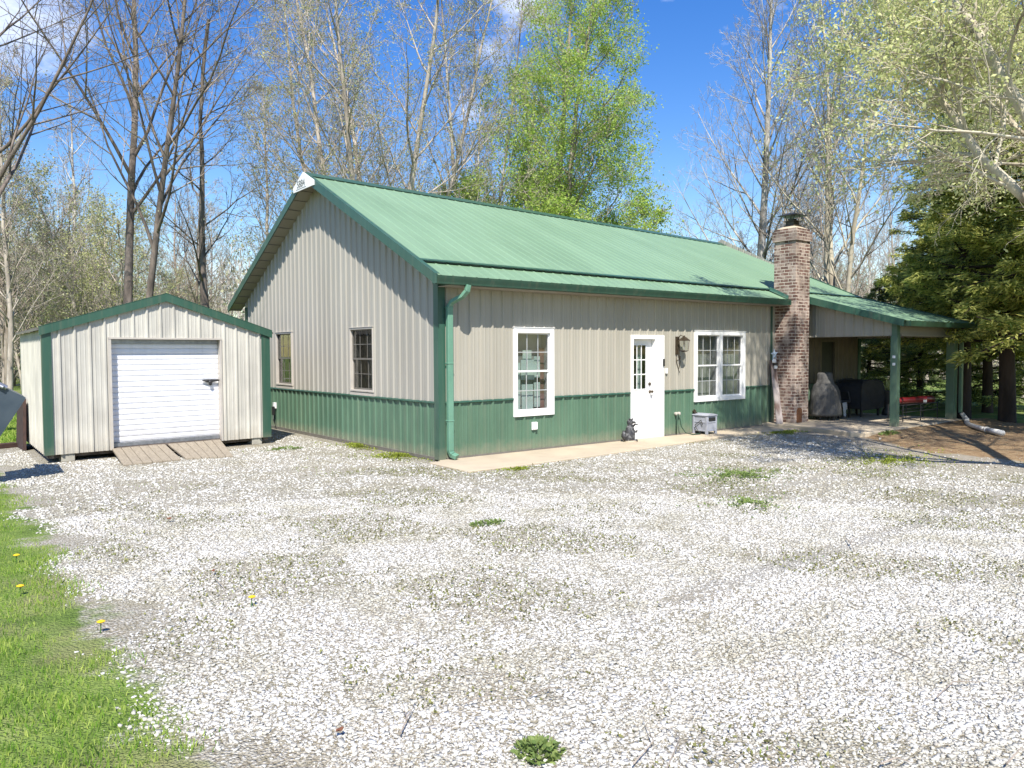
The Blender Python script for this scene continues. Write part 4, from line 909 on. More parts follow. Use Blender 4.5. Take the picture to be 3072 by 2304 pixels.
def tree_meshes(name, lv, bark_m, twig_m, leaf_m=None, leaves=0, lsize=.08, seed=1, bias=None, jitter=.08, min_r=None):
    rg = np.random.default_rng(seed)
    V, F = tubes_np(lv[0], 9); tm = mesh_np(name+'_trunk', V, F, [M[bark_m]], smooth=True)
    parts = []; mid = []; off = 0; Vs = []; Fs = []
    for l, s in ((1, 5), (2, 4), (3, 3), (4, 3)):
        if not lv[l]: continue
        V, F = tubes_np(lv[l], s); Vs.append(V); Fs.append(F+off); off += len(V); mid.append(np.full(len(F), 0 if l == 1 else 1))
    if leaf_m and leaves:
        P = tips(lv, leaves, rg, bias=bias)+np.repeat(rg.normal(size=(leaves//5+1, 3))*jitter, 5, axis=0)[:leaves]
        V, F = quads_np(P, lsize, rg=rg); Vs.append(V); Fs.append(F+off); mid.append(np.full(len(F), 2))
    cm = mesh_np(name+'_crown', np.concatenate(Vs), np.concatenate(Fs), [M[bark_m], M[twig_m]]+([M[leaf_m]] if leaf_m else []), np.concatenate(mid))
    return tm, cm
def place_tree(meshes, loc, label, rot=0, scale=1, group=None, name='tree'):
    t = thing(name, (loc[0], loc[1], -.03), label, 'tree', group); t.rotation_euler.z = rot; t.scale = (scale,)*3
    for nm, me in zip(('trunk', 'crown'), meshes):
        o = bpy.data.objects.new(nm, me); COL.objects.link(o); o.parent = t
    return t
def low(zc, p=1.): return lambda P: np.clip(1-(P[:, 2]-0)/zc, .08, 1)**p
# --- hero trees, left to right
lv = grow(11, H=16, r0=.14, n1=20, c0=.16, len1=lambda t: 6.5*(1-t)**.6+1.2, ang1=(35, 55), n2=8, n3=6, n4=3, trop=.05, lean=(.1, -.02))
place_tree(tree_meshes('edge', lv, 'bark_dark', 'bark_dark', 'leaf_bud', 300, .05, 1), bearing(-150, 19.5), 'dark bare tree at the far left edge, branches sweeping in over the shed', .4)
lv = grow(12, H=19, r0=.155, stems=2, spread=.1, n1=22, c0=.3, len1=lambda t: 6.*(1-t)**.8+1., ang1=(28, 48), n2=8, n3=6, n4=4, trop=.06, wander=.08)
place_tree(tree_meshes('twin', lv, 'bark_dark', 'bark_grey', 'leaf_bud', 2200, .06, 2), bearing(402, 24), 'tall forked grey tree rising behind the peak of the shed', 2.1)
def snag():
    lv = grow(13, H=11.6, r0=.17, n1=15, c0=.3, len1=lambda t: 3.2*(1-t)+.8, ang1=(35, 65), n2=6, n3=5, n4=3, trop=.06, wander=.1)
    pts, rs = lv[0][0]; lv[0][0] = (pts, [max(r, .05) for r in rs]); return lv
place_tree(tree_meshes('snag', snag(), 'bark_dark', 'bark_dark', 'leaf_bud', 1000, .06, 3), bearing(618, 25), 'dark snag with a broken top between the shed and the house gable', 1.2)
lv = grow(14, H=12, r0=.12, n1=26, c0=.2, len1=lambda t: 2.6*(1-t)+.6, ang1=(30, 45), n2=6, n3=5, n4=3, trop=.08)
thin = tree_meshes('thin', lv, 'bark_tan', 'bark_tan', 'leaf_bud', 2500, .07, 4)
place_tree(thin, bearing(820, 31), 'slim tan tree behind the left slope of the house gable', .3)
lv = grow(15, H=19, r0=.17, stems=6, spread=.27, n1=26, c0=.12, len1=lambda t: 4.*(1-t)**.7+.9, ang1=(25, 50), n2=9, n3=6, n4=4, trop=.05, wander=.075)
place_tree(tree_meshes('multi', lv, 'bark_tan', 'bark_tan', 'leaf_olive', 52000, .06, 5), bearing(1130, 26.5), 'broad many-stemmed tree with a haze of green buds, right of the gable peak', .9)
lv = grow(16, H=17, r0=.13, stems=3, spread=.09, n1=22, c0=.2, len1=lambda t: 3.*(1-t)+.8, ang1=(22, 42), n2=7, n3=5, n4=4, trop=.08, wander=.06)
syc = tree_meshes('syc', lv, 'bark_white', 'bark_tan', 'leaf_bud', 2500, .07, 6)
place_tree(syc, bearing(1425, 31), 'clump of slender pale-stemmed bare trees between the budding tree and the bright green one', 2.4)
lv = grow(17, H=20, r0=.2, stems=2, spread=.07, n1=40, c0=.12, len1=lambda t: 4.3*(1-t)**.8+.8, ang1=(35, 60), n2=8, n3=6, n4=4, trop=.05)
place_tree(tree_meshes('green', lv, 'bark_grey', 'bark_tan', 'leaf_spring', 125000, .075, 7, bias=lambda P: np.clip(1.2-P[:, 2]/15, .22, 1), jitter=.14), bearing(1655, 29), 'bright yellow-green leafing tree behind the middle of the roof', 1.)
lv = grow(171, H=8.5, r0=.1, stems=3, spread=.3, n1=18, c0=.15, len1=lambda t: 2.8*(1-t)**.6+.6, ang1=(35, 65), n2=7, n3=6, n4=3)
gb_ = tree_meshes('greenlow', lv, 'bark_grey', 'bark_tan', 'leaf_spring', 34000, .085, 77, jitter=.14)
place_tree(gb_, bearing(1570, 27.5), 'low spreading yellow-green tree left of the tall bright green tree', .4, 1.05)
place_tree(gb_, bearing(1800, 28.5), 'low spreading yellow-green tree right of the tall bright green tree', 2.4, .95)
lv = grow(18, H=17.5, r0=.23, n1=42, c0=.12, len1=lambda t: 6.3*(1-t)**.9+.7, ang1=(30, 50), n2=9, n3=6, n4=4, trop=.07, wander=.03)
place_tree(tree_meshes('pyr', lv, 'bark_white', 'bark_white', 'leaf_bud', 600, .05, 8), bearing(2268, 31), 'bare white-trunked pyramidal tree just left of the brick chimney', 0)
lv = grow(19, H=15, r0=.14, stems=3, spread=.12, n1=18, c0=.25, len1=lambda t: 3.4*(1-t)+1.1, ang1=(25, 45), n2=7, n3=6, n4=4, trop=.07)
place_tree(tree_meshes('fork', lv, 'bark_cream', 'bark_grey', 'leaf_pale', 6000, .09, 9, bias=lambda P: np.clip((P[:, 2]-5)/5, .03, 1)), bearing(2500, 27), 'forked tree with pale new leaves right of the brick chimney', .5)
# --- big leaning tree overhead on the right; its trunk stands outside the view
def overhead():
    rd = random.Random(5); base = np.array([*bearing(3560, 12.5), 0.])
    def L_(pp, r0, r1): 
        pts = [tuple(space(*q)-base-[0, 0, -.03]) for q in pp]; n = len(pts); return (pts, [r0+(r1-r0)*i/(n-1) for i in range(n)])
    t = ([(0, 0, -.2), (-.1, 0, 1.), (-.1, .1, 2.), (-.3, .2, 3.), tuple(space(3440, 760, 12.3)-base)], [.34, .27, .25, .23, .21])
    limbs = [L_([(3440, 760, 12.3), (3230, 680, 12), (3072, 594, 11.8), (2940, 470, 11.7), (2870, 360, 11.7), (2786, 253, 11.8), (2715, 160, 12.4), (2640, 40, 13.2), (2580, -80, 14.)], .07, .02),
             L_([(3440, 760, 12.3), (3250, 540, 11.4), (3072, 337, 11), (2990, 200, 11), (2925, 80, 11.1), (2852, -10, 11.6), (2815, -180, 12.4), (2800, -400, 13.6)], .085, .025),
             L_([(3350, 660, 11.8), (3190, 480, 12.4), (3060, 400, 13.), (2985, 290, 13.5), (2960, 150, 14), (2950, -100, 14.4)], .05, .02),
             L_([(3440, 760, 12.3), (3480, 400, 14), (3450, 0, 15.5), (3400, -400, 16.5)], .11, .04),
             L_([(3440, 760, 12.3), (3360, 620, 14), (3200, 500, 16), (2980, 330, 17.6), (2800, 200, 19)], .07, .02)]
    lv = grow(21, start=limbs, n1=17, c0=.16, len1=lambda t: 1.9*(1-t*.45)+.45, ang1=(30, 70), n2=7, n3=6, n4=3, wander=.09, trop=.01, rmin=.006)
    lv[0].append(t); return lv, base
lv, bs_ = overhead()
place_tree(tree_meshes('over', lv, 'bark_cream', 'bark_cream', 'leaf_pale', 68000, .055, 10, bias=lambda P: np.clip((P[:, 2]-3.2)/4, .02, 1)), bs_, 'leaning cream-barked tree with pale yellow-green leaves overhanging from the right edge')
# more trees outside the right edge, whose shade falls on the porch and dirt
lv = grow(22, H=15, r0=.26, stems=2, spread=.14, n1=22, c0=.25, len1=lambda t: 4.5*(1-t)**.6+1, ang1=(35, 60), n2=7, n3=6, n4=3)
shade = tree_meshes('shade', lv, 'bark_cream', 'bark_tan', 'leaf_pale', 1500, .075, 11)
for i, (x, y, s) in enumerate(((8.6, -10.6, .8),)):
    place_tree(shade, (x, y), 'pale-leafed tree standing outside the right edge near the drive', i*2., s)

# --- cedars
def cedar(name, seed, H, Rr, mat, c0=.1, n=120, sprays=26000, size=.17):
    rg = np.random.default_rng(seed); rd = random.Random(seed)
    trunk = limb(rd, (0, 0, -.15), (0, 0, 1), H, .17*H/9, .02, 12, .02, 0); br = []; P = []; A = []
    for k in range(n):
        t = c0+(1-c0)*(k+rd.random())/n; p, d, r = along(*trunk, min(t, .985)); a = k*2.4+rd.uniform(-.5, .5)
        ln = Rr*((1-(t-c0)/(1-c0))**.75*.95+.08)*rd.uniform(.6, 1.2); e = rd.uniform(-.15, .35)
        b = limb(rd, p, (math.cos(a), math.sin(a), e), ln, .02+.008*ln, .006, 6, .06, -.03+.05*t); br.append(b)
        m = max(int(sprays/n*(ln/Rr+.15)*1.5), 12); 
        tt = rg.random(m)**.6; 
        # secondary fronds cluster round a handful of points along each bough
        cl = rg.random(7)**.7; tt = np.clip(cl[rg.integers(0, 7, m)]+rg.normal(0, .05, m), .08, 1.03)
        bp = np.array(b[0]); f = np.clip(tt, 0, .999)*6; i = f.astype(int); f = (f-i)[:, None]; Q = bp[i]*(1-f)+bp[np.minimum(i+1, 6)]*f
        out = np.array([math.cos(a), math.sin(a), 0]); lat = np.array([-math.sin(a), math.cos(a), 0])
        w = rg.normal(size=(m, 1))*.17*(1.3-tt[:, None])*ln*.6; Q = Q+lat*w+out*np.abs(w)*.2+np.array([0, 0, 1])*rg.normal(size=(m, 1))*.05-np.array([0, 0, .35])*(w**2)
        P.append(Q); A.append(out*.6+lat*np.sign(w)*.7+np.array([0, 0, -.25]))
    P = np.concatenate(P); A = np.concatenate(A)
    V1, F1 = tubes_np([trunk], 9); tm = mesh_np(name+'_trunk', V1, F1, [M['bark_cedar']], smooth=True)
    V2, F2 = tubes_np(br, 4); V3, F3 = quads_np(P, size, flat=.35, aspect=.24, rg=rg, axis=A)
    cm = mesh_np(name+'_crown', np.concatenate([V2, V3]), np.concatenate([F2, F3+len(V2)]), [M['bark_cedar'], M[mat]], np.concatenate([np.zeros(len(F2)), np.ones(len(F3))]))
    return tm, cm
cA = cedar('cedar_a', 31, 9.5, 2.3, 'cedar', c0=.2, n=130, sprays=60000, size=.11); cB = cedar('cedar_b', 32, 7.5, 2.2, 'cedar', c0=.2, n=110, sprays=48000, size=.11); cC = cedar('cedar_c', 33, 5.5, 2.2, 'cedar_dark', c0=.05, n=90, sprays=34000, size=.11)
for i, (ms, px, D, rot, s, lab) in enumerate((
        (cA, 2893, 23, 0, 1.06, 'thick-trunked cedar behind the white drain pipe'), (cB, 2966, 25.5, 1, 1.1, 'cedar with a thinner trunk, second from the drain pipe'),
        (cA, 3025, 22, 2.2, 1.15, 'cedar with a leaning trunk near the end of the drain pipe'), (cB, 3200, 21, 3, 1.4, 'cedar cut off by the right edge of the picture'),
        (cB, 2760, 29, 4, .85, 'cedar seen through the porch between its two posts'), (cC, 2600, 27, .5, .75, 'low dark cedar just past the corner of the house wall'),
        (cC, 2690, 30, 1.9, 1.0, 'dark cedar showing above the low edge of the porch roof'), (cA, 2860, 29, 1.1, 1., 'tall cedar standing behind the right porch post'),
        (cC, 3010, 27, 1.1, 1.2, 'dark cedar filling the gap behind the leaning-trunk cedar'))):
    place_tree(ms, bearing(px, D), lab, rot, s, 'cedars right of the porch', 'cedar')
t = bpy.data.objects
# --- woodland
wl = []
for k, (sd, H, bk) in enumerate(((41, 13, 'bark_tan'), (42, 12, 'bark_grey'), (43, 14, 'bark_white'), (44, 9, 'bark_tan'))):
    lv = grow(sd, H=H, r0=.15, stems=1+k % 2, n1=20, c0=.18, len1=lambda t: 3.6*(1-t)**.7+.8, ang1=(25, 50), n2=7, n3=5, n4=3, trop=.06, rmin=.009)
    wl.append(tree_meshes('wood%d' % k, lv, bk, 'bark_tan' if k != 1 else 'bark_grey', 'leaf_bud' if k != 3 else 'leaf_olive', (700, 500, 500, 4000)[k], .07, 50+k))
rd = random.Random(3)
spots = [(px, rd.uniform(33, 60)) for px in range(-330, 640, 60)]+[(px, rd.uniform(44, 70)) for px in range(-330, 420, 50)]+[(px, rd.uniform(44, 66)) for px in range(640, 2300, 170)]+[(px, rd.uniform(30, 56)) for px in range(2300, 3350, 60)]+[(px, rd.uniform(46, 70)) for px in range(2300, 2900, 90)]
wlab = {0: 'tan bare tree in the woodland behind the house and shed', 1: 'grey bare tree in the woodland behind the house and shed', 2: 'white-stemmed bare tree in the woodland behind the house and shed', 3: 'small olive-budding tree in the woodland behind the house and shed'}
for px, D in spots:
    k = rd.choice((0, 0, 1, 1, 2, 3)); u = px+rd.uniform(-20, 20)
    place_tree(wl[k], bearing(u, D), wlab[k], rd.uniform(0, 6), rd.uniform(.4, .65) if 640 < px < 2300 else rd.uniform(.6, 1.), 'woodland trees, %s' % ('tan', 'grey', 'white-stemmed', 'olive')[k])
# budding yellow-green trees behind the shed
lv = grow(61, H=9, r0=.14, stems=3, spread=.3, n1=18, c0=.12, len1=lambda t: 3.*(1-t)**.6+.8, ang1=(35, 60), n2=7, n3=6, n4=3)
yb = tree_meshes('bush', lv, 'bark_tan', 'bark_tan', 'leaf_olive', 16000, .08, 60, jitter=.16)
for px, D, s, lab in ((330, 33, .95, 'rounded yellow-green budding tree behind the shed roof'), (170, 36, .8, 'smaller yellow-green budding tree left of the shed peak'), (500, 38, .6, 'low yellow-green budding tree between shed peak and dark snag')):
    place_tree(yb, bearing(px, D), lab, px*.01, s)
# foreground sapling trunks on the left lawn
place_tree(thin, bearing(25, 30), 'slender tree on the lawn at the far left, past the bucket', 1.3, .9)
# brush mass on the horizon
def brush(name, a0, a1, D0, D1, n, H, mat, mat2, seed):
    rg = np.random.default_rng(seed); px = rg.uniform(a0, a1, n); D = rg.uniform(D0, D1, n); h = H*rg.random(n)**1.3*(1+.3*np.sin(px*.011)+.2*np.sin(px*.037)); a = YAW-np.arctan((px-1536)/FPX)
    P = np.stack([CAM[0]+D*np.cos(a), CAM[1]+D*np.sin(a), h], 1)
    ax = np.tile([0, 0, 1.4], (n, 1)); V, F = quads_np(P, .9, aspect=.06, rg=rg, axis=ax)
    m = n//2; V2, F2 = quads_np(P[:m]+rg.normal(size=(m, 3))*.4, .32, rg=rg)
    o = bpy.data.objects.new(name, mesh_np(name, np.concatenate([V, V2]), np.concatenate([F, F2+len(V)]), [M[mat], M[mat2]], np.concatenate([np.zeros(len(F)), np.ones(len(F2))]))); COL.objects.link(o)
    return o
tag(brush('undergrowth', -500, 3700, 48, 90, 90000, 5.5, 'bark_tan', 'leaf_bud', 71), 'tangled brush and distant woods along the horizon', 'undergrowth', kind='stuff')
tag(brush('undergrowth', -500, 3700, 85, 120, 60000, 11, 'bark_grey', 'leaf_olive', 72), 'hazy far woods rising behind the brush', 'undergrowth', kind='stuff')

# ============================================================ gravel stones, grass
def chip():
    v = np.array([(-1, -1, -1), (1, -1, -1), (1, 1, -1), (-1, 1, -1), (-1, -1, 1), (1, -1, 1), (1, 1, 1), (-1, 1, 1)], float)*.72
    return v, np.array([(0, 3, 2, 1), (4, 5, 6, 7), (0, 1, 5, 4), (1, 2, 6, 5), (2, 3, 7, 6), (3, 0, 4, 7)])
def on_gravel(x, y, rg):
    n = len(x); j = rg.normal(0, .13, n)+.25*np.sin(2.3*y)+.15*np.sin(5.1*y+1)
    ok = (x > -5.58+j*.8) & ~((y > -1.15+.03*np.maximum(x, 0)) & (x > -.3) & (x < 9)) & ~((x > 8.35) & (y > -2.8)) & ~((x > -.05) & (y > -.3))
    xb = 7.1+np.maximum(y+4.5, 0)*.7; ok &= (x < xb-.1+rg.normal(0, .5, n)) & (y < 6.3)
    u = (x-SA[0]); ok &= ~((u > -.1) & (x < -1.1) & (y > 3.9))
    return ok
def stones(n, D0, D1, size, seed, pw=1.6):
    rg = np.random.default_rng(seed); D = (rg.random(n)*(D1**pw-D0**pw)+D0**pw)**(1/pw); px = rg.uniform(-60, 3130, n); a = YAW-np.arctan((px-1536)/FPX)
    x = CAM[0]+D*np.cos(a); y = CAM[1]+D*np.sin(a); ok = on_gravel(x, y, rg)
    # thin patches where fines and weeds show
    pat = np.sin(x*1.1+2*np.sin(y*.7))*np.sin(y*1.3+1.5*np.sin(x*.9))+.5*np.sin(x*3.1+y*2.2); w2 = .05*np.sin(x*1.3)+.03*np.sin(x*3.7+1)
    tr = np.minimum(np.abs(y-(.02*x-6.88)+w2*.6)+np.maximum(-2.5-x, 0), np.abs(y-(-.1*x-4.5)+w2*.5)+np.maximum(1-x, 0)); tr2 = np.minimum(np.abs(y-(.02*x-5.3)+w2), np.abs(y-(-.1*x-3.1)+w2))
    big = np.sin(x*.55+1.3*np.sin(y*.5+1))*np.sin(y*.6+1.1*np.sin(x*.45))
    ok &= rg.random(n) < np.clip(np.where(pat > .55, .5, .95)*np.clip(.4+(tr-.07)*6, .4, 1)*np.where((tr2 < .15) & (x > -1), .75, 1)*np.where(big > .35, .85, 1)*np.where(x > 3, .85, 1)*np.clip((7.1+np.maximum(y+4.5, 0)*.7-x-.6)/2.2, .12, 1), 0, 1)
    x, y = x[ok], y[ok]; n = len(x)
    v, f = chip(); s = np.minimum(size*rg.lognormal(-.08, .55, n), size*2.4)
    sh = np.stack([rg.uniform(.7, 1.25, n), rg.uniform(.55, 1., n), rg.uniform(.35, .7, n)], 1)*s[:, None]
    vv = (v[None]*(1+rg.uniform(-.4, .2, (n, 8, 1)))+rg.normal(0, .14, (n, 8, 3)))*sh[:, None]; a = rg.uniform(0, 6.28, n); t = rg.normal(0, .3, n)
    z = vv[..., 2]+vv[..., 0]*np.tan(t)[:, None]*.6; X = vv[..., 0]*np.cos(a)[:, None]-vv[..., 1]*np.sin(a)[:, None]; Y = vv[..., 0]*np.sin(a)[:, None]+vv[..., 1]*np.cos(a)[:, None]
    V = np.stack([X+x[:, None], Y+y[:, None], z-.03+s[:, None]*.22], -1).reshape(-1, 3)
    F = (f[None]+8*np.arange(n)[:, None, None]).reshape(-1, 4); return V, F
A_ = stones(280000, 2.6, 9.5, .0074, 81, 1.45); B_ = stones(150000, 9, 20, .0105, 82, 1.35)
o = bpy.data.objects.new('gravel', mesh_np('gravel', np.concatenate([A_[0], B_[0]]), np.concatenate([A_[1], B_[1]+len(A_[0])]), [M['stone']])); COL.objects.link(o)
tag(o, 'pale crushed limestone gravel covering the yard', 'gravel', kind='stuff')

def blades(x, y, h, w, seed):
    rg = np.random.default_rng(seed); n = len(x); a = rg.uniform(0, 6.28, n); b = a+rg.normal(0, .6, n); ln = rg.uniform(.15, .8, n)*h
    base = np.stack([x, y, np.full(n, -.03)], 1); sd = np.stack([np.cos(a), np.sin(a), 0*a], 1)*w*.5
    mid = base+np.stack([np.cos(b)*ln*.3, np.sin(b)*ln*.3, h*.6], 1); tip_ = base+np.stack([np.cos(b)*ln, np.sin(b)*ln, h*.95], 1)
    V = np.stack([base-sd, base+sd, mid+sd*.7, tip_, mid-sd*.7], 1).reshape(-1, 3); F = np.arange(5*n).reshape(-1, 5); return V, F
rg = np.random.default_rng(90)
n = 90000; y = rg.uniform(-8.6, 3., n)-0; x = -5.66-rg.random(n)**1.1*3.0; j = rg.normal(0, .09, n)+.14*np.sin(1.7*y+.5)+.12*np.sin(4.3*y)-.2
x = x+j*1.; cl = np.sin(x*5+2*np.sin(y*3))*np.sin(y*4.+x*2)+.5*np.sin(x*11+y*7); keep = rg.random(n) < np.clip(.65+.5*cl, .06, 1); keep &= ~((x > -5.95) & (y < -7.0) & (y > -7.45))
x, y = x[keep], y[keep]; h = rg.uniform(.014, .042, len(x))*(1+.5*np.clip(np.sin(x*5+2*np.sin(y*3))*np.sin(y*4+x*2), 0, 1))
V1, F1 = blades(x, y, h, .0065, 91)
m_ = 70000; xm = rg.uniform(-5.6, 7, m_); ym = rg.uniform(-8.8, 0, m_); pm_ = np.sin(xm*1.1+2*np.sin(ym*.7))*np.sin(ym*1.3+1.5*np.sin(xm*.9))+.5*np.sin(xm*3.1+ym*2.2)+.6*np.sin(xm*9+3*np.sin(ym*5))*np.sin(ym*8+2*np.sin(xm*6))
k = (pm_ > .55) & on_gravel(xm, ym, rg); xm, ym = xm[k], ym[k]; Pm = np.stack([xm, ym, np.full(len(xm), -.022)], 1); Vm, Fm = quads_np(Pm, .022, rg=rg, flat=.5, axis=np.tile([0, 0, .6], (len(xm), 1))+rg.normal(size=(len(xm), 3))*.7)
o = bpy.data.objects.new('moss', mesh_np('moss', Vm, Fm, [M['mossy']])); COL.objects.link(o); tag(o, 'olive moss and tiny weeds between the gravel stones', 'moss', kind='stuff')
# a few blades scattered in the gravel and on the far lawn
n = 9000; xs_ = rg.uniform(-5.6, 6, n); ys_ = rg.uniform(-8.6, 2, n); pat = np.sin(xs_*1.1+2*np.sin(ys_*.7))*np.sin(ys_*1.3+1.5*np.sin(xs_*.9))+.5*np.sin(xs_*3.1+ys_*2.2); k = (pat > .75) & on_gravel(xs_, ys_, rg)
V2, F2 = blades(xs_[k], ys_[k], rg.uniform(.012, .03, k.sum()), .007, 92)
px = rg.uniform(-80, 200, 26000); D = 14+rg.random(26000)**.8*24; a = YAW-np.arctan((px-1536)/FPX); xl = CAM[0]+D*np.cos(a); yl = CAM[1]+D*np.sin(a); k = (yl > 6.9) & ~((xl > -5.2) & (yl < 8)); V3, F3 = blades(xl[k], yl[k], rg.uniform(.06, .12, k.sum()), .03, 93)
o = bpy.data.objects.new('grass', mesh_np('grass', np.concatenate([V1, V2, V3]), np.concatenate([F1, F2+len(V1), F3+len(V1)+len(V2)]), [M['grass']])); COL.objects.link(o)
tag(o, 'short green grass along the left edge of the gravel', 'grass', kind='stuff')

def clump(name, cx, cy, r, n, hh, mat, label, cat='weed', group=None, sy=1., z0=-.03):
    n = n*3 if name == 'weed_patch' else n
    rg = np.random.default_rng(int(abs(cx*100+cy*10))+n); a = rg.uniform(0, 6.28, n); q = r*(rg.random(n)**.6 if name == 'weed_clump' else np.abs(rg.normal(0, .62, n))); q = q*(1+.35*np.sin(3*a+cx)+.25*np.sin(5*a+cy)) if name == 'weed_patch' else q; x = cx+q*np.cos(a); y = cy+q*np.sin(a)*sy
    if name == 'weed_patch': kk = rg.random(n) < np.clip(.45+.9*np.sin(x*13+2*np.sin(y*9))*np.sin(y*11+x*4), .04, 1); a, q, x, y = a[kk], q[kk], x[kk], y[kk]; n = len(x)
    P = np.stack([x, y, z0+hh*rg.random(n)*np.clip(1-q/r*.6, .15, 1)], 1); V, F = quads_np(P, .03 if hh < .08 else .05, rg=rg, flat=.3, axis=np.stack([np.cos(a), np.sin(a), .5+0*a], 1)*.8)
    o = bpy.data.objects.new(name, mesh_np(name, V, F, [M[mat]])); COL.objects.link(o); return tag(o, label, cat, group, 'stuff' if name == 'weed_patch' else None)
clump('weed_clump', -4.55, -7.9, .1, 380, .045, 'weed', 'leafy green weed alone in the gravel at the bottom middle')
clump('weed_clump', -2.08, -4.14, .2, 260, .04, 'weed', 'small weed tuft in mid gravel, straight out from the house corner', sy=.5)
clump('weed_patch', 2.52, -3.9, .8, 1500, .03, 'weed', 'wide green weed patch in the gravel in front of the entry door', sy=.7)
clump('weed_patch', -.22, .95, .42, 1500, .05, 'moss', 'bright yellow-green weeds by the gable wall near the downspout', sy=1.5)
clump('weed_patch', -.12, 2.6, .25, 800, .06, 'moss', 'yellow-green weeds along the gable wall below the nearer window', sy=3.4)
clump('weed_patch', -1.3, 3.2, .35, 500, .03, 'weed', 'flat green patch in the gravel off the right front corner of the shed', sy=.6)
clump('weed_patch', .5, -1.45, .35, 350, .02, 'moss', 'thin yellow weeds along the near end of the concrete walk', sy=.4)
clump('weed_patch', 8.1, -1.1, .55, 900, .05, 'moss', 'yellow-green weeds at the edge of the walk below the chimney', sy=.4)
clump('weed_clump', 9.2, -2.85, .3, 500, .12, 'weed', 'grass tuft at the corner of the porch slab', sy=.5)
clump('weed_patch', 5.6, -4.6, 1.3, 1300, .025, 'moss', 'thin green film of weeds on the damp soil before the dirt bank', sy=.5)
clump('weed_patch', .9, -5.2, .5, 420, .03, 'weed', 'sparse green weeds between the wheel tracks', sy=.8)
for x, y, lab in ((-4.86, -5.17, 'dandelion alone in the gravel'), (-5.78, -5.06, 'orange-yellow dandelion at the grass edge, second nearest'), (-6.1, -3.85, 'dandelion in the grass above the bare patch'), (-6.03, -2.81, 'dandelion farthest up the grass edge'), (-6.2, -7.15, 'dandelion nearest the bottom edge')):
    d = thing('dandelion', (x, y, -.03), 'yellow '+lab if not lab.startswith('orange') else lab, 'dandelion', 'dandelions in the grass and gravel')
    mb = MB(); mb.tube([(x, y, -.03), (x+.004, y, .035)], .0035, 5); mb.build('stem', M['stem'], d)
    mb = MB(); mb.lathe((x+.004, y, .033), [(.006, 0), (.024, .008), (.026, .012), (.012, .018)], 10); mb.build('flower', M['yellow'], d)
def stick(pts, r, lab, br=()):
    mb = MB(); mb.tube([(a, b, -.012+c) for a, b, c in pts], [.6*r*(1-.6*i/(len(pts)-1)) for i in range(len(pts))], 6)
    for p in br: mb.tube([(a, b, -.005+c) for a, b, c in p], [r*.36, r*.25, r*.15][:len(p)], 5)
    tag(mb.build('twig', M['bark_grey']), lab, 'twig', 'fallen twigs on the gravel')
def gp(u, v):
    d = fw+rt*(u-1536)/FPX+up*(1152-v)/FPX; k = CAM[2]/-d[2]; q = CAM+d*k; return q[0], q[1]
def st2(uv, r, lab, br=(), z=.01):
    stick([(*gp(*q), z+.012*(i % 2)) for i, q in enumerate(uv)], r, lab, [[(*gp(*q), z+.02*i) for i, q in enumerate(b)] for b in br])
st2([(640, 1730), (668, 1760), (684, 1795)], .006, 'curved dark twig in the gravel left of centre')
st2([(2540, 1615), (2556, 1640), (2562, 1655)], .008, 'short upright-looking forked twig at centre right', [[(2552, 1632), (2560, 1618)]])
st2([(2665, 1945), (2720, 1975), (2790, 2010)], .006, 'long thin twig lying aslant at lower right')
st2([(2810, 2090), (2860, 2050), (2940, 2045), (2950, 2065)], .006, 'arched twig at lower right, curling at its end')
st2([(2730, 1880), (2790, 1885), (2840, 1900)], .005, 'thin straight twig above the long aslant one')
st2([(2640, 2290), (2690, 2280), (2740, 2288)], .007, 'twig close to the bottom edge, right of centre')
st2([(1590, 2085), (1650, 2068), (1700, 2060)], .006, 'reddish thin twig lying level at bottom centre', [[(1640, 2072), (1655, 2060)]])
st2([(1200, 2200), (1225, 2150), (1240, 2120)], .007, 'dark twig standing out at bottom left of centre', [[(1222, 2160), (1210, 2130)]])
st2([(1390, 2110), (1450, 2095), (1510, 2085)], .005, 'pale thin twig left of the leafy weed')
st2([(1900, 2290), (1960, 2230), (1930, 2150)], .006, 'long bent twig right of the leafy weed')
st2([(2000, 2304), (2040, 2220), (2010, 2180)], .005, 'thin twig at the bottom edge, farther right')
st2([(3020, 2290), (3050, 2265), (3065, 2240)], .008, 'stubby twig at the bottom right corner')
st2([(2120, 1700), (2150, 1720), (2180, 1712)], .005, 'tiny twig beside the long wheel track')
for (u, v, s, lab) in ((1020, 2195, .035, 'curled reddish-brown leaf near the bottom, left of centre'), (510, 1558, .05, 'brown leaf in the gravel below the shed ramps'), (640, 1715, .03, 'small brown leaf by the curved twig')):
    x, y = gp(u, v); mb = MB(); rr = random.Random(u)
    pts = [(x+s*math.cos(a)*rr.uniform(.5, 1), y+s*.6*math.sin(a)*rr.uniform(.5, 1), .005+rr.uniform(0, .02)) for a in np.linspace(0, 5.6, 9)]
    mb.add([(x, y, .004)]+pts, [(0, i+1, (i+1) % 9+1) for i in range(9)]); tag(mb.build('fallen_leaf', M['leaf_litter']), lab, 'leaf', 'fallen leaves on the gravel')

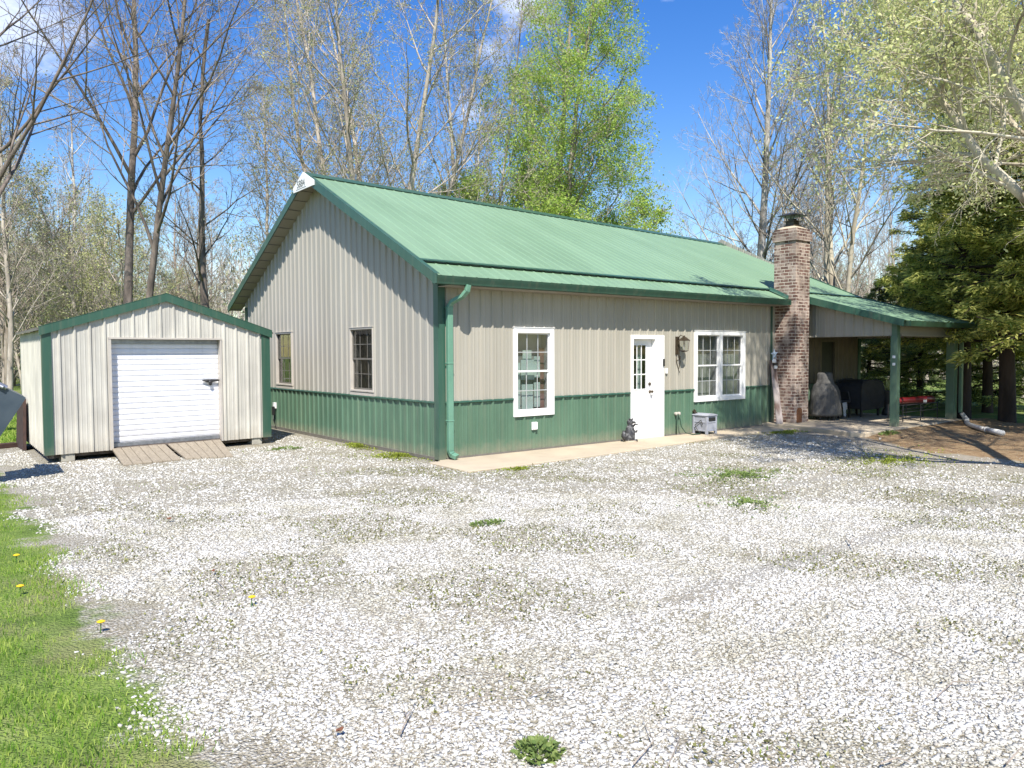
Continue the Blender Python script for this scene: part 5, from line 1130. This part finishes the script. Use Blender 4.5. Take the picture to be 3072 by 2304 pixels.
# ============================================================ light
SUN = Vector((1, 1.4, -2.2)).normalized()
sl = bpy.data.lights.new('sun', 'SUN'); so_ = bpy.data.objects.new('sun', sl); COL.objects.link(so_)
sl.energy = 5.; sl.angle = R(.55); sl.color = (1, .955, .88); so_.rotation_euler = SUN.to_track_quat('-Z', 'Y').to_euler(); so_.location = (-10, -15, 25)
w = bpy.data.worlds.new('World'); SC.world = w; w.use_nodes = True; nt = w.node_tree; bg = nt.nodes['Background']
sky = N(nt, 'ShaderNodeTexSky', sky_type='NISHITA', sun_disc=False); to = -SUN
sky.sun_elevation = math.asin(to.z); sky.sun_rotation = math.atan2(to.x, to.y); sky.air_density = 1.25; sky.dust_density = .3; sky.ozone_density = 3.
tc = N(nt, 'ShaderNodeTexCoord'); mp = N(nt, 'ShaderNodeMapping'); mp.inputs['Scale'].default_value = (1, 1, 1.8); L(nt, tc.outputs['Generated'], mp.inputs[0])
nz = noise(nt, mp.outputs[0], 5.5, 12, .66); nl = noise(nt, mp.outputs[0], 2.1, 2, .5)
dens = None
def blob(px, py, rad, amt):
    global dens
    d = fw+rt*(px-1536)/FPX+up*(1152-py)/FPX; d = d/np.linalg.norm(d)
    v = N(nt, 'ShaderNodeVectorMath', operation='DISTANCE'); L(nt, tc.outputs['Generated'], v.inputs[0]); v.inputs[1].default_value = tuple(d)
    r = math_(nt, 'MULTIPLY', math_(nt, 'SUBTRACT', 1, math_(nt, 'DIVIDE', v.outputs['Value'], rad), clamp=True), amt)
    dens = r if dens is None else math_(nt, 'MAXIMUM', dens, r)
for b_ in ((20, 40, .12, .6), (1560, 20, .08, .7), (1480, 150, .06, .6), (1400, 330, .05, .5), (2170, 120, .06, .5), (2260, 85, .05, .5), (2340, 60, .05, .5), (650, 880, .12, .8), (60, 820, .12, .8), (200, 760, .1, .5), (1830, 520, .05, .5), (2000, 0, .04, .5), (1500, 560, .2, .25), (2560, 820, .2, .4)): blob(*b_)
cl_ = math_(nt, 'MULTIPLY', math_(nt, 'SUBTRACT', math_(nt, 'ADD', math_(nt, 'MULTIPLY', dens, .55), nz), .68), 3.4, clamp=True)
hs = N(nt, 'ShaderNodeHueSaturation'); hs.inputs['Saturation'].default_value = 1.4; hs.inputs['Hue'].default_value = .517; hs.inputs['Value'].default_value = 1.25; L(nt, sky.outputs[0], hs.inputs['Color'])
L(nt, mixc(nt, math_(nt, 'MULTIPLY', cl_, .8), hs.outputs[0], (9.5, 9.8, 10.5)), bg.inputs[0]); bg.inputs[1].default_value = .092
SC.view_settings.view_transform = 'Standard'; SC.view_settings.look = 'None'; SC.view_settings.exposure = .72; SC.view_settings.gamma = 1
SC.cycles.max_bounces = 6; SC.cycles.transparent_max_bounces = 8; SC.cycles.use_denoising = True
SC.cycles.caustics_reflective = False; SC.cycles.caustics_refractive = False
